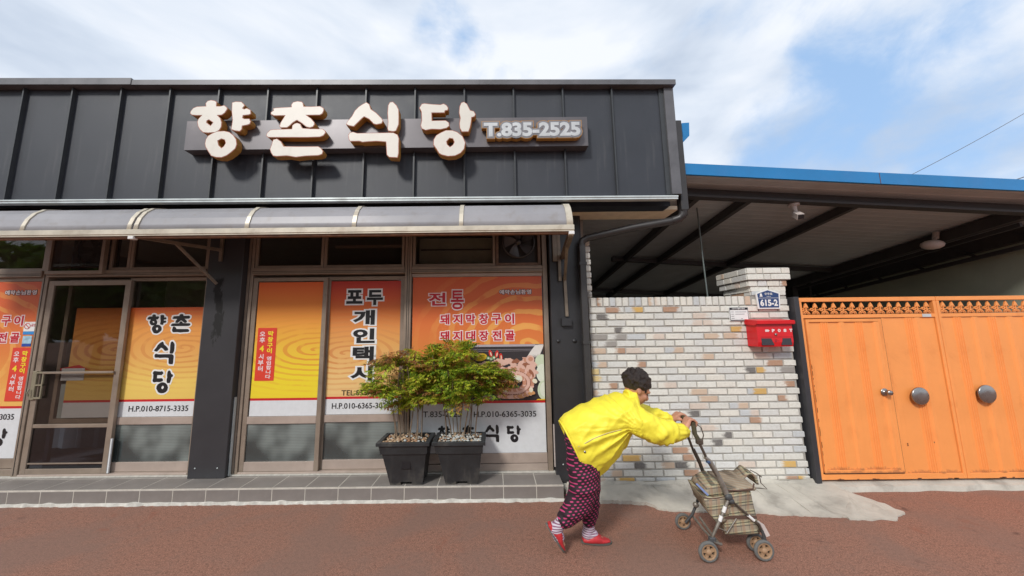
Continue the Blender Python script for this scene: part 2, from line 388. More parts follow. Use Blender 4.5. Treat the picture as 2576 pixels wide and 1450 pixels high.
class MB:
    def __init__(s):
        s.v = []; s.f = []; s.mi = []; s.sm = []
    def add(s, verts, faces, mi=0, smooth=False):
        b = len(s.v)
        s.v += [tuple(v) for v in verts]
        s.f += [tuple(i + b for i in fc) for fc in faces]
        s.mi += [mi] * len(faces) if isinstance(mi, int) else list(mi)
        s.sm += [smooth] * len(faces)
        return s
    def box(s, x0, x1, y0, y1, z0, z1, mi=0, bev=0.0, jit=0.0):
        if bev:
            b = bev
            xs = sorted((x0, x1)); ys = sorted((y0, y1)); zs = sorted((z0, z1))
            bm = bmesh.new(); bmesh.ops.create_cube(bm, size=1)
            for v in bm.verts:
                v.co = Vector((xs[v.co.x > 0], ys[v.co.y > 0], zs[v.co.z > 0]))
            bmesh.ops.bevel(bm, geom=bm.edges[:], offset=b, segments=1, affect='EDGES')
            if jit:
                for v in bm.verts: v.co += Vector([random.uniform(-jit, jit) for _ in range(3)])
            s.from_bm(bm, mi)
            return s
        v = [(x, y, z) for z in (z0, z1) for y in (y0, y1) for x in (x0, x1)]
        return s.add(v, [(0, 2, 3, 1), (4, 5, 7, 6), (0, 1, 5, 4), (2, 6, 7, 3), (0, 4, 6, 2), (1, 3, 7, 5)], mi)
    def from_bm(s, bm, mi=0, smooth=False):
        bm.verts.index_update()
        s.add([v.co[:] for v in bm.verts], [[v.index for v in fc.verts] for fc in bm.faces], mi, smooth)
        bm.free()
    def tube(s, pts, r, seg=8, mi=0, cap=True, smooth=True):
        pts = [Vector(p) for p in pts]; n = len(pts)
        rs = r if isinstance(r, (list, tuple)) else [r] * n
        rings = []; up = None
        for i, p in enumerate(pts):
            d = (pts[min(i + 1, n - 1)] - pts[max(i - 1, 0)]).normalized()
            if up is None:
                up = Vector((0, 0, 1)) if abs(d.z) < 0.9 else Vector((0, 1, 0))
            a = d.cross(up).normalized(); up = a.cross(d).normalized()
            rings.append([p + (a * math.cos(2 * math.pi * k / seg) + up * math.sin(2 * math.pi * k / seg)) * rs[i] for k in range(seg)])
        vs = [v for rg in rings for v in rg]
        fs = [(i * seg + k, i * seg + (k + 1) % seg, (i + 1) * seg + (k + 1) % seg, (i + 1) * seg + k) for i in range(n - 1) for k in range(seg)]
        s.add(vs, fs, mi, smooth)
        if cap:
            s.add(rings[0], [tuple(range(seg))[::-1]], mi); s.add(rings[-1], [tuple(range(seg))], mi)
        return s
    def bar(s, a, b, w, h, mi=0, up=(0, 0, 1)):
        a = Vector(a); b = Vector(b); d = (b - a).normalized(); up = Vector(up)
        sd = d.cross(up).normalized(); u = sd.cross(d).normalized()
        vs = [p + sd * (w / 2 * i) + u * (h / 2 * j) for p in (a, b) for j in (-1, 1) for i in (-1, 1)]
        return s.add(vs, [(0, 1, 3, 2), (4, 6, 7, 5), (0, 4, 5, 1), (2, 3, 7, 6), (0, 2, 6, 4), (1, 5, 7, 3)], mi)
    def prism_y(s, poly, y0, y1, mi=0):
        """polygon of (x, z) extruded along Y"""
        n = len(poly)
        s.add([(x, y0, z) for x, z in poly] + [(x, y1, z) for x, z in poly],
              [tuple(range(n)), tuple(range(2 * n - 1, n - 1, -1))] + [(i, n + i, n + (i + 1) % n, (i + 1) % n) for i in range(n)], mi)
        return s
    def prism_x(s, poly, x0, x1, mi=0, smooth=False):
        n = len(poly)
        s.add([(x0, y, z) for y, z in poly] + [(x1, y, z) for y, z in poly],
              [tuple(range(n))[::-1], tuple(range(n, 2 * n))] + [(i, (i + 1) % n, n + (i + 1) % n, n + i) for i in range(n)], mi, smooth)
        return s
    def prism_z(s, poly, z0, z1, mi=0):
        n = len(poly)
        s.add([(x, y, z0) for x, y in poly] + [(x, y, z1) for x, y in poly],
              [tuple(range(n))[::-1], tuple(range(n, 2 * n))] + [(i, (i + 1) % n, n + (i + 1) % n, n + i) for i in range(n)], mi)
        return s
    def lathe_y(s, prof, cx, cz, seg=24, mi=0, smooth=True):
        """profile of (radius, y) turned round a Y axis through (cx, cz)"""
        n = len(prof)
        vs = [(cx + r * math.cos(2 * math.pi * k / seg), y, cz + r * math.sin(2 * math.pi * k / seg)) for r, y in prof for k in range(seg)]
        fs = [(i * seg + k, (i + 1) * seg + k, (i + 1) * seg + (k + 1) % seg, i * seg + (k + 1) % seg) for i in range(n - 1) for k in range(seg)]
        return s.add(vs, fs, mi, smooth)
    def ball(s, c, r, mi=0, sub=2, sc=(1, 1, 1), jit=0.0):
        bm = bmesh.new(); bmesh.ops.create_icosphere(bm, subdivisions=sub, radius=1)
        c = Vector(c)
        for v in bm.verts:
            k = 1 + (noise.noise(v.co * 2 + c * 9) * jit if jit else 0)
            v.co = Vector((v.co.x * sc[0], v.co.y * sc[1], v.co.z * sc[2])) * r * k + c
        s.from_bm(bm, mi, True)
        return s
    def build(s, name, mats, parent=None, origin=None, label=None, cat=None, group=None, kind=None):
        if not isinstance(mats, (list, tuple)): mats = [mats]
        me = bpy.data.meshes.new(name)
        if origin is None:
            if parent is None:
                xs = [v[0] for v in s.v]; ys = [v[1] for v in s.v]; zs = [v[2] for v in s.v]
                origin = ((min(xs) + max(xs)) / 2, (min(ys) + max(ys)) / 2, min(zs))
            else:
                origin = world_loc(parent)
        O = Vector(origin)
        me.from_pydata([(v[0] - O.x, v[1] - O.y, v[2] - O.z) for v in s.v], [], s.f)
        for mt in mats: me.materials.append(mt)
        me.polygons.foreach_set('material_index', s.mi)
        me.polygons.foreach_set('use_smooth', s.sm)
        me.update()
        ob = bpy.data.objects.new(name, me); COL.objects.link(ob)
        if parent is not None:
            ob.parent = parent; ob.location = O - world_loc(parent)
        else:
            ob.location = O
        return tag(ob, label, cat, group, kind)

def centred(mb):
    xs = [v[0] for v in mb.v]; ys = [v[1] for v in mb.v]; zs = [v[2] for v in mb.v]
    return ((min(xs) + max(xs)) / 2, (min(ys) + max(ys)) / 2, (min(zs) + max(zs)) / 2)

def remeshed(mb, name, mats, voxel, parent=None, smooth_it=2, **kw):
    """union of overlapping shapes into one continuous skin"""
    tmp = mb.build('tmp', mats, origin=(0, 0, 0))
    md = tmp.modifiers.new('r', 'REMESH'); md.mode = 'VOXEL'; md.voxel_size = voxel; md.use_smooth_shade = True
    if smooth_it:
        sm = tmp.modifiers.new('s', 'SMOOTH'); sm.iterations = smooth_it; sm.factor = 0.5
    dg = bpy.context.evaluated_depsgraph_get()
    me = bpy.data.meshes.new_from_object(tmp.evaluated_get(dg))
    bpy.data.objects.remove(tmp)
    out = MB(); out.add([v.co[:] for v in me.vertices], [list(p.vertices) for p in me.polygons], 0, True)
    bpy.data.meshes.remove(me)
    return out

# ---- lettering
def curve_mesh(cd):
    o = bpy.data.objects.new('t', cd); COL.objects.link(o)
    dg = bpy.context.evaluated_depsgraph_get()
    me = bpy.data.meshes.new_from_object(o.evaluated_get(dg))
    vs = [v.co.copy() for v in me.vertices]; fs = [list(p.vertices) for p in me.polygons]
    bpy.data.objects.remove(o); bpy.data.meshes.remove(me); bpy.data.curves.remove(cd)
    return vs, fs

_glyph = {}
def glyph(ch, off, ext=0.0, res=3):
    k = (ch, off, ext, res)
    if k not in _glyph:
        c = bpy.data.curves.new('t', 'FONT'); c.body = ch; c.resolution_u = res
        if ext:
            c.offset = off; c.extrude = ext
        elif off:   # fatten the strokes with a rounded bead along every outline, then press it flat
            c.bevel_depth = off; c.bevel_resolution = 1
        vs, fs = curve_mesh(c)
        if off and not ext:
            for v in vs: v.z = v.z / off * 0.0003
        _glyph[k] = (vs, fs)
    return _glyph[k]

def put_text(mb, body, cx, cz, w, h, Y, mi=0, bold=0.0, outline=0.0, omi=1, oy=0.0012, ext=0.0):
    """text whose plain ink box is fitted to w x h, standing in the XZ plane at depth Y, readable from -Y"""
    vs, fs = glyph(body, bold)
    vs = [v.copy() for v in vs]
    xs = [v.x for v in vs]; ys = [v.y for v in vs]
    mx, my = (min(xs) + max(xs)) / 2, (min(ys) + max(ys)) / 2
    sx, sz = w / (max(xs) - min(xs)), h / (max(ys) - min(ys))
    def place(vs, y):
        return [(cx + (v.x - mx) * sx, y - v.z, cz + (v.y - my) * sz) for v in vs]
    mb.add(place(vs, Y), fs, mi)
    if outline:
        for k, ch in enumerate([body]):
            vo, fo = glyph(body, bold + outline)
            mb.add(place(vo, Y + oy), fo, omi)

def brush(piece_groups, off=0.0, ext=0.0):
    """pieces: list of polygons in mm; a polygon inside the one before is its hole"""
    out = []; cur = None
    def inside(p, poly):
        x, y = p; c = False; n = len(poly)
        for i in range(n):
            x1, y1 = poly[i]; x2, y2 = poly[(i + 1) % n]
            if (y1 > y) != (y2 > y) and x < (x2 - x1) * (y - y1) / (y2 - y1) + x1: c = not c
        return c
    grp = []
    for p in piece_groups:
        if grp and inside(p[0], grp[-1][0]): grp[-1].append(p)
        else: grp.append([p])
    for g in grp:
        c = bpy.data.curves.new('b', 'CURVE'); c.dimensions = '2D'; c.fill_mode = 'BOTH'; c.extrude = ext
        if off > 0: c.bevel_depth = off; c.bevel_resolution = 2
        else: c.offset = off
        for p in g:
            s = c.splines.new('POLY'); s.points.add(len(p) - 1)
            for i, (x, y) in enumerate(p): s.points[i].co = (x / 1000, y / 1000, 0, 1)
            s.use_cyclic_u = True
        vs, fs = curve_mesh(c)
        if off > 0:
            for v in vs: v.z = v.z / off * 0.0003
        out.append((vs, fs))
    return out

def put_brush(mb, key, cx, cz, w, h, Y, mi=0, outline=0.0, omi=1, oy=0.0012):
    (_, polys) = LET[key]
    xs = [x for p in polys for x, y in p]; ys = [y for p in polys for x, y in p]
    sx = w / (max(xs) - min(xs)) * 1000; sz = h / (max(ys) - min(ys)) * 1000
    for k, (vs, fs) in enumerate(brush(polys)):
        mb.add([(cx + v.x * sx, Y - 0.0002 * k, cz + v.y * sz) for v in vs], fs, mi)
    if outline:
        for k, (vs, fs) in enumerate(brush(polys, outline / sx)):
            mb.add([(cx + v.x * sx, Y + oy - v.z - 0.0001 * k, cz + v.y * sz) for v in vs], fs, omi)

# outlines of the four brush-lettered syllables (millimetres about their centres)
LET = {'hyang': ((-2.515, 3.423), [[(-154, 254), (-137, 280), (-105, 289), (-67, 281), (-47, 266), (-46, 226), (-9, 225), (23, 234), (53, 211), (59, 194), (38, 154), (12, 133), (-25, 130), (2, 102), (19, 58), (19, 15), (2, -20), (-33, -41), (-97, -45), (-146, -40), (-181, -9), (-202, 26), (-213, 70), (-204, 100), (-180, 131), (-228, 131), (-269, 136), (-288, 154), (-285, 176), (-264, 209), (-229, 224), (-148, 227)], [(-121, 77), (-105, 86), (-66, 59), (-84, 32), (-121, 60)], [(94, 260), (126, 270), (183, 267), (205, 245), (219, 227), (201, 201), (214, 192), (237, 203), (276, 182), (283, 143), (268, 132), (211, 126), (209, 104), (222, 95), (271, 95), (288, 64), (279, 38), (248, 28), (212, 21), (211, -14), (193, -33), (144, -26), (110, -12), (111, 22), (114, 83), (98, 171)], [(-64, -48), (-18, -27), (47, -24), (96, -36), (139, -69), (167, -108), (178, -160), (167, -202), (130, -240), (93, -270), (47, -288), (-1, -286), (-51, -270), (-83, -225), (-111, -182), (-120, -148), (-115, -105), (-98, -71)], [(-1, -123), (30, -105), (59, -115), (70, -146), (56, -176), (38, -191), (12, -166)]]), 'chon': ((-1.801, 3.41), [[(-65, 244), (-49, 270), (-8, 280), (33, 274), (46, 260), (56, 226), (126, 224), (207, 227), (240, 207), (246, 183), (235, 151), (212, 135), (90, 134), (133, 101), (163, 65), (168, 44), (154, 18), (122, 9), (89, 18), (47, 54), (0, 85), (-35, 62), (-65, 29), (-88, 12), (-149, 12), (-160, 30), (-152, 65), (-117, 133), (-218, 133), (-248, 149), (-251, 169), (-226, 188), (-232, 208), (-208, 215), (-62, 222)], [(-43, 2), (-41, 37), (-18, 56), (5, 62), (35, 49), (48, 22), (57, 8), (131, 1), (244, -2), (269, -23), (274, -44), (255, -70), (224, -84), (95, -87), (-239, -83), (-259, -80), (-275, -64), (-270, -38), (-240, -6), (-208, -2)], [(-208, -103), (-174, -93), (-131, -123), (-104, -169), (21, -173), (213, -174), (238, -190), (261, -224), (253, -254), (218, -266), (107, -269), (11, -280), (-69, -265), (-165, -270), (-197, -264), (-219, -232), (-232, -197), (-220, -159), (-214, -125)]]), 'sik': ((-1.097, 3.394), [[(-107, 256), (-68, 278), (-38, 256), (-22, 207), (30, 168), (81, 114), (95, 87), (83, 59), (34, 49), (8, 56), (-37, 105), (-83, 129), (-107, 106), (-145, 64), (-174, 32), (-218, 41), (-248, 54), (-240, 81), (-198, 139), (-174, 192), (-141, 230)], [(135, 243), (151, 275), (180, 280), (217, 242), (238, 198), (242, 123), (242, 48), (219, -15), (194, -23), (145, -16), (136, 7), (140, 71), (132, 167)], [(-224, -52), (-210, -26), (-180, -18), (-141, -32), (155, -30), (194, -31), (234, -52), (248, -89), (247, -163), (249, -235), (240, -280), (161, -274), (137, -250), (132, -192), (126, -124), (40, -116), (-39, -120), (-89, -124), (-117, -114), (-202, -115), (-216, -94)]]), 'dang': ((-0.407, 3.394), [[(-264, 212), (-240, 255), (-215, 260), (-146, 251), (-65, 245), (-35, 256), (-5, 236), (10, 209), (5, 184), (-20, 180), (-25, 159), (-143, 160), (-140, 85), (-64, 86), (-14, 86), (16, 64), (21, 27), (-4, 6), (-63, -7), (-143, -3), (-201, -13), (-236, 3), (-248, 35), (-238, 88), (-244, 174), (-254, 196)], [(112, 224), (128, 262), (154, 272), (184, 250), (214, 185), (248, 174), (265, 141), (253, 117), (228, 110), (223, 62), (213, 9), (198, -33), (134, -33), (115, 5), (110, 52), (119, 106), (107, 159)], [(-62, -36), (-13, -12), (46, -13), (95, -32), (144, -75), (169, -138), (159, -201), (125, -242), (76, -267), (8, -272), (-51, -256), (-75, -240), (-100, -198), (-128, -156), (-126, -103), (-102, -62)], [(-3, -126), (22, -95), (51, -100), (64, -132), (51, -158), (27, -176), (2, -152)]])}

# ------------------------------------------------------------ ground
g = MB(); g.add([(-150, -150, 0), (150, -150, 0), (150, 150, 0), (-150, 150, 0)], [(0, 1, 2, 3)])
g.build('road', M['road'], origin=(0, 0, 0), kind='structure')

def ragged(pts, step=0.02, amp=0.011, seed=0):
    out = []
    for i in range(len(pts)):
        a = Vector((*pts[i], 0)); b = Vector((*pts[(i + 1) % len(pts)], 0)); n = max(1, int((b - a).length / step))
        d = (b - a); nn = Vector((-d.y, d.x, 0)).normalized()
        for k in range(n):
            p = a + d * k / n
            q = p + nn * (noise.noise(Vector((p.x * 9, p.y * 9, seed))) * amp * 2 + noise.noise(Vector((p.x * 33, p.y * 33, seed))) * amp * 1.3)
            out.append((q.x, q.y))
    return out
# poured concrete apron in front of the brick wall
ap = ragged([(0.66, 3.60), (0.66, 3.30), (1.0, 3.265), (1.33, 3.235), (1.40, 3.14), (1.62, 3.10), (2.05, 3.075), (2.60, 3.01), (2.84, 2.99), (2.84, 2.955), (3.20, 2.945), (3.40, 3.06), (3.36, 3.17), (3.24, 3.36), (3.10, 3.60)])
mb = MB()
top = [(x, y, 0.004 if y < 3.40 else 0.045) for x, y in ap]
n = len(ap)
mb.add(top + [(x, y, 0.0) for x, y in ap], [tuple(range(n))] + [(i, n + i, n + (i + 1) % n, (i + 1) % n) for i in range(n)])
# sloping fillet built from a graded grid instead of one flat face
mb = MB()
bm = bmesh.new(); vs = [bm.verts.new((x, y, 0)) for x, y in ap]; bm.faces.new(vs)
bmesh.ops.triangulate(bm, faces=bm.faces[:])
for _ in range(3):
    bmesh.ops.subdivide_edges(bm, edges=[e for e in bm.edges if e.calc_length() > 0.08], cuts=1)
for v in bm.verts:
    k = max(0.0, min(1.0, (v.co.y - 3.12) / 0.36))
    v.co.z = 0.011 + 0.05 * k + noise.noise(v.co * 7) * 0.004
ext = bmesh.ops.extrude_edge_only(bm, edges=[e for e in bm.edges if e.is_boundary])
for v in [x for x in ext['geom'] if isinstance(x, bmesh.types.BMVert)]: v.co.z = -0.01
mb.from_bm(bm)
mb.build('concrete_apron', M['concrete'], kind='structure')

# concrete sill under the gate
bm = bmesh.new()
N = 44
for i in range(N):
    pass
prof = lambda x: [(3.43 + noise.noise(Vector((x * 4, 0, 3))) * 0.03, 0.0), (3.445 + noise.noise(Vector((x * 4, 0, 3))) * 0.03, 0.045 + noise.noise(Vector((x * 6, 2, 3))) * 0.01), (3.53, 0.062 + noise.noise(Vector((x * 6, 5, 3))) * 0.008), (3.75, 0.06)]
vs = []; fs = []
for i in range(N):
    x = 3.09 + i * (2.6 / (N - 1))
    vs += [(x, y, z) for y, z in prof(x)]
for i in range(N - 1):
    for k in range(3): fs.append((i * 4 + k, (i + 1) * 4 + k, (i + 1) * 4 + k + 1, i * 4 + k + 1))
fs.append((0, 1, 2, 3))
mb = MB().add(vs, fs); mb.build('concrete_sill', M['concrete'], kind='structure')

# yard floor inside the carport
mb = MB().add([(0.9, 3.75, 0.008), (7, 3.75, 0.008), (7, 12, 0.008), (0.9, 12, 0.008)], [(0, 1, 2, 3)])
mb.build('yard_floor', M['concrete'], kind='structure')

# ------------------------------------------------------------ tiled step
step = empty('tiled_step', (-2.0, 3.5, 0), kind='structure')
mb = MB().box(-5.4, 0.625, 3.3272, 3.70, 0.0, 0.1375)
mb.build('grout_bed', M['grout'], step)
def share(mesh_ob, name, loc, parent):
    o = bpy.data.objects.new(name, mesh_ob.data); COL.objects.link(o)
    o.parent = parent; o.location = Vector(loc) - world_loc(parent); return o
rise = None; tread = None
x = -5.36 + 0.0
k = 0
while x < 0.62:
    x1 = min(x + 0.302, 0.628)
    a, b = x + 0.003, x1 - 0.003
    if rise is None or b - a < 0.29:
        t1 = MB().box(a, b, 3.326, 3.3385, 0.022, 0.124, bev=0.0015); r_ob = t1.build('riser_tile', M['tile'], step, origin=centred(t1))
        if b - a > 0.29: rise = r_ob
    else:
        share(rise, 'riser_tile', ((a + b) / 2, 3.33225, 0.073), step)
    t2 = MB().box(a + 0.0, b, 3.330, 3.565, 0.1262, 0.1385, bev=0.0015, jit=0.0003)
    if b - a > 0.05: t2.build('tread_tile', M['tile'], step, origin=centred(t2))
    t3 = MB().box(a, b, 3.571, 3.70, 0.1262, 0.1385, bev=0.0015, jit=0.0003)
    if b - a > 0.05: t3.build('back_tile', M['tile'], step, origin=centred(t3))
    x = x1
vs = []; fs = []
N = 260
for i in range(N):
    x = -5.4 + i * 6.06 / (N - 1)
    w = 0.012 + 0.026 * abs(noise.noise(Vector((x * 5, 1, 0)))) + 0.012 * noise.noise(Vector((x * 23, 4, 0))); h = 0.020 + 0.014 * noise.noise(Vector((x * 9, 7, 0)))
    vs += [(x, 3.327, h + 0.004), (x, 3.327 - w * 0.5, h), (x, 3.327 - w, 0.001), (x, 3.327 - w, -0.002)]
for i in range(N - 1):
    for k in range(3): fs.append((i * 4 + k, i * 4 + k + 1, (i + 1) * 4 + k + 1, (i + 1) * 4 + k))
MB().add(vs, fs).build('cement_bead', pmat('white_cement', (0.55, 0.53, 0.48), 0.95, 0, 0.2, 20, 0.6, 80), step)

# ------------------------------------------------------------ restaurant building
B = empty('restaurant_building', (-2.0, 3.6, 0), 'single storey restaurant with charcoal standing seam fascia and bronze framed shopfront', 'building')
FY = 3.10
def fz(x):   # lower and upper edges of the fascia face: both fall slightly to the right
    return 2.812 - .0045 * (x + 4.9), 3.972 - .0112 * (x + 4.9)
def sbox(mb, x0, x1, y0, y1, zf, mi=0):
    """box whose lower and upper edges follow zf(x) -> (z0, z1)"""
    (a0, a1), (b0, b1) = zf(x0), zf(x1)
    v = [(x0, y0, a0), (x1, y0, b0), (x0, y1, a0), (x1, y1, b0), (x0, y0, a1), (x1, y0, b1), (x0, y1, a1), (x1, y1, b1)]
    return mb.add(v, [(0, 2, 3, 1), (4, 5, 7, 6), (0, 1, 5, 4), (2, 6, 7, 3), (0, 4, 6, 2), (1, 3, 7, 5)], mi)
seams = [-5.08 + 0.482 * i for i in range(14)] + [1.655]
for i in range(len(seams) - 1):
    a, b = seams[i], seams[i + 1]
    mb = MB()
    nx, nz = 6, 8; vs = []; fs = []
    for iz in range(nz + 1):
        for ix in range(nx + 1):
            x = a + (b - a) * ix / nx; z = fz(x)[0] - .005 + (fz(x)[1] - fz(x)[0] + .02) * iz / nz
            bulge = math.sin(math.pi * ix / nx) * 0.006 * noise.noise(Vector((i * 3.1, z * 1.4, 0)))
            vs.append((x, FY + bulge, z))
    for iz in range(nz):
        for ix in range(nx):
            q = iz * (nx + 1) + ix; fs.append((q, q + 1, q + nx + 2, q + nx + 1))
    mb.add(vs, fs, 0, True)
    mb.build('fascia_panel', M['fascia'], B, origin=((a + b) / 2, FY, 2.79))
for i, s in enumerate(seams[:-1]):
    mb = sbox(MB(), s - 0.007, s + 0.007, FY - 0.034, FY, lambda x: (fz(s)[0] + .001, fz(s)[1] - .001))
    mb.build('seam', M['seam'], B, origin=(s, FY, 2.785))
# coping cap in two lengths, lower flashing and right end flashing
sbox(MB(), -5.5, -3.505, FY - 0.075, FY + 0.4, lambda x: (fz(x)[1], fz(x)[1] + .068)).build('coping_cap', M['cap'], B, origin=(-4.4, FY, 4.0))
sbox(MB(), -3.50, 1.80, FY - 0.070, FY + 0.4, lambda x: (fz(x)[1], fz(x)[1] + .052)).build('coping_cap', M['cap'], B, origin=(-1.0, FY, 4.0))
MB().box(1.70, 1.79, FY - 0.030, FY + 0.02, 2.80, 3.895).build('corner_flashing', M['cap'], B, origin=(1.74, FY, 3.4))
MB().box(1.655, 1.70, FY - 0.012, FY + 0.01, 2.80, 3.895).build('corner_flashing', M['seam'], B, origin=(1.67, FY, 3.4))
mb = sbox(MB(), -5.5, 1.75, FY - 0.030, FY + 0.03, lambda x: (fz(x)[0] - .032, fz(x)[0] - .0005))
sbox(mb, -5.5, 1.75, FY - 0.038, FY - 0.0305, lambda x: (fz(x)[0] - .013, fz(x)[0] - .0005))
mb.build('lower_flashing', M['galv'], B, origin=(-1.8, FY, 2.77))
MB().box(-5.5, 1.79, FY + 0.02, 3.40, 2.82, 3.88).build('parapet_core', M['seam'], B, origin=(-2, 3.2, 2.8))
MB().box(0.70, 1.76, 3.235, 3.385, 2.745, 2.795).build('soffit_rail', pmat('dark_blue_rail', (0.03, 0.04, 0.055), 0.4), B)
MB().box(0.70, 1.92, 3.385, 3.68, 2.762, 2.80).build('soffit_board', M['soffit'], B)
MB().box(-5.5, 0.70, 3.235, 3.68, 2.79, 2.80).build('soffit_board', M['steel'], B)

# columns
def sooty_mat():
    mt = bpy.data.materials.new('charcoal_column_with_soot'); mt.use_nodes = True
    t = NT(mt.node_tree); tc = t.n('ShaderNodeTexCoord'); ob = tc.outputs['Object']
    sp = t.n('ShaderNodeSeparateXYZ'); t.put(sp.inputs[0], ob)
    n1 = t.noise(ob, 3, 5, .6); c = t.ramp(n1, [(.3, (.030, .030, .034)), (.7, (.040, .040, .044))])
    mp = t.n('ShaderNodeMapping'); t.put(mp.inputs[0], ob); mp.inputs['Scale'].default_value = (1, 1, .35)
    n2 = t.noise(mp.outputs[0], 26, 5, .7, .6)
    dx = t.math('ABSOLUTE', t.math('SUBTRACT', sp.outputs[0], t.math('ADD', -.035, t.math('MULTIPLY', t.math('SINE', t.math('MULTIPLY', sp.outputs[2], 9.0)), .02))))
    col_ = t.math('MULTIPLY', t.rng(dx, .11, .015, 0, 1, True), t.math('MULTIPLY', t.rng(sp.outputs[2], 1.08, 1.45, 0, 1, True), t.rng(sp.outputs[2], 2.15, 1.9, 0, 1, True)))
    mk = t.rng(t.math('ADD', t.math('MULTIPLY', col_, .55), n2), .82, .98, 0, .93, True)
    c = t.mix(mk, c, (.004, .004, .004))
    b = t.n('ShaderNodeBsdfPrincipled'); t.put(b.inputs['Base Color'], c); t.put(b.inputs['Roughness'], t.math('ADD', .42, t.math('MULTIPLY', mk, .4)))
    o = t.n('ShaderNodeOutputMaterial'); t.put(o.inputs[0], b.outputs[0]); return mt
sooty = sooty_mat()
for (x0, x1) in ((-3.01, -2.64), (0.60, 0.93)):
    mb = MB().box(x0, x1, 3.54, 3.70, 0.139 if x0 < -2 else 0.03, 2.79, bev=0.004)
    c = mb.build('column', M['column'], B, origin=((x0 + x1) / 2, 3.6, 0.139))
    for sx in (x0 + 0.07, x1 - 0.08): MB().ball((sx, 3.5395, 0.235), 0.008, sub=1, sc=(1, 0.5, 1)).build('rivet', M['galv'], c)
    if x0 < -2:
        c.data.materials[0] = sooty
    else:
        st = MB().box(0.70, 0.80, 3.50, 3.5395, 1.585, 1.66)
        for (xx, zz, rr) in ((0.665, 1.43, .02), (0.83, 1.43, .022)):
            st.lathe_y([(0.0, 3.53), (rr, 3.532), (rr, 3.5395)], xx, zz, 10)
        st.build('bracket_plate', M['column'], c)
MB().box(0.93, 0.945, 3.545, 3.70, 0.06, 2.79).build('column_return', M['column'], B)

# room behind the glass
rm = MB()
rm.add([(-6, 6.2, 0), (0.9, 6.2, 0), (0.9, 6.2, 2.9), (-6, 6.2, 2.9)], [(3, 2, 1, 0)])
rm.add([(-6, 3.8, 0), (-6, 6.2, 0), (-6, 6.2, 2.9), (-6, 3.8, 2.9)], [(3, 2, 1, 0)])
rm.add([(0.9, 3.7, 0), (0.9, 6.2, 0), (0.9, 6.2, 2.9), (0.9, 3.7, 2.9)], [(0, 1, 2, 3)])
rm.add([(-6, 3.7, 2.81), (0.93, 3.7, 2.81), (0.93, 8.5, 2.81), (-6, 8.5, 2.81)], [(0, 1, 2, 3)])
rm.build('room_shell', M['interior'], B)
MB().add([(-6, 3.70, 0.02), (0.9, 3.70, 0.02), (0.9, 6.2, 0.02), (-6, 6.2, 0.02)], [(0, 1, 2, 3)]).build('room_floor', M['tile'], B)
MB().box(-6, 1.79, 3.4, 8.5, 3.30, 3.40).build('roof_slab', M['steel'], B)
MB().box(0.93, 1.02, 3.72, 8.5, 0.0, 3.29).build('side_wall', M['interior'], B)
cur = MB()
for i in range(30):
    x = -5.4 + i * 0.21
    cur.add([(x, 4.3, 0.2), (x + 0.105, 4.34, 0.2), (x + 0.105, 4.34, 0.95), (x, 4.3, 0.95)], [(0, 1, 2, 3)])
    cur.add([(x + 0.105, 4.34, 0.2), (x + 0.21, 4.3, 0.2), (x + 0.21, 4.3, 0.95), (x + 0.105, 4.34, 0.95)], [(0, 1, 2, 3)])
cur.build('low_partition', pmat('grey_green_partition', (0.30, 0.32, 0.30), 0.8), B)

# fixed frames of the shopfront
WY = 3.63
def frame(name, bars, mat='bronze', parent=B, y0=WY - 0.02, y1=WY + 0.06, bev=0.003):
    mb = MB()
    for (x0, x1, z0, z1) in bars:
        mb.box(x0, x1, y0, y1, z0, z1, bev=bev)
    return mb.build(name, M[mat], parent)
def groove(name, bars, parent=B, y0=WY - 0.0225, y1=WY - 0.0205):
    mb = MB()
    for (x0, x1, z0, z1) in bars: mb.box(x0, x1, y0, y1, z0, z1)
    return mb.build(name, M['darkgap'], parent)
# jambs
for (x0, x1) in ((-4.835, -4.775), (-3.075, -3.012), (-2.638, -2.575), (-0.945, -0.872), (0.535, 0.585)):
    frame('jamb', [(x0, x1, 0.141, 2.80)])
for q in ((-4.812, -4.807), (-0.918, -0.913), (-0.897, -0.893), (-2.607, -2.603)): groove('jamb_groove', [(*q, 0.16, 2.7)])
# transom rails
for (x0, x1) in ((-5.5, -4.837), (-4.773, -3.077), (-2.573, -0.947), (-0.870, 0.533)):
    frame('transom_rail', [(x0, x1, 2.165, 2.235)], y0=WY - 0.035)
    for q in ((2.196, 2.200), (2.18, 2.183)): groove('rail_groove', [(x0, x1, *q)], y0=WY - 0.0375, y1=WY - 0.0355)
for q in ((-4.773, -3.077), (-2.573, -0.947)): frame('sill_rail', [(*q, 0.141, 0.165)], 'bronze_pale')
# white door sill strip
MB().box(-5.5, 0.60, 3.595, 3.70, 0.1388, 0.150).build('sill_strip', pmat('white_cement2', (0.5, 0.48, 0.43), .9, 0, .2, 20), B)
# thin white trunking beside the columns
MB().box(0.592, 0.602, 3.575, 3.60, 0.20, 0.60).build('white_trunking', M['camwhite'], B)
MB().box(-2.637, -2.628, 3.575, 3.60, 0.15, 0.9).build('white_trunking', M['galv'], B)

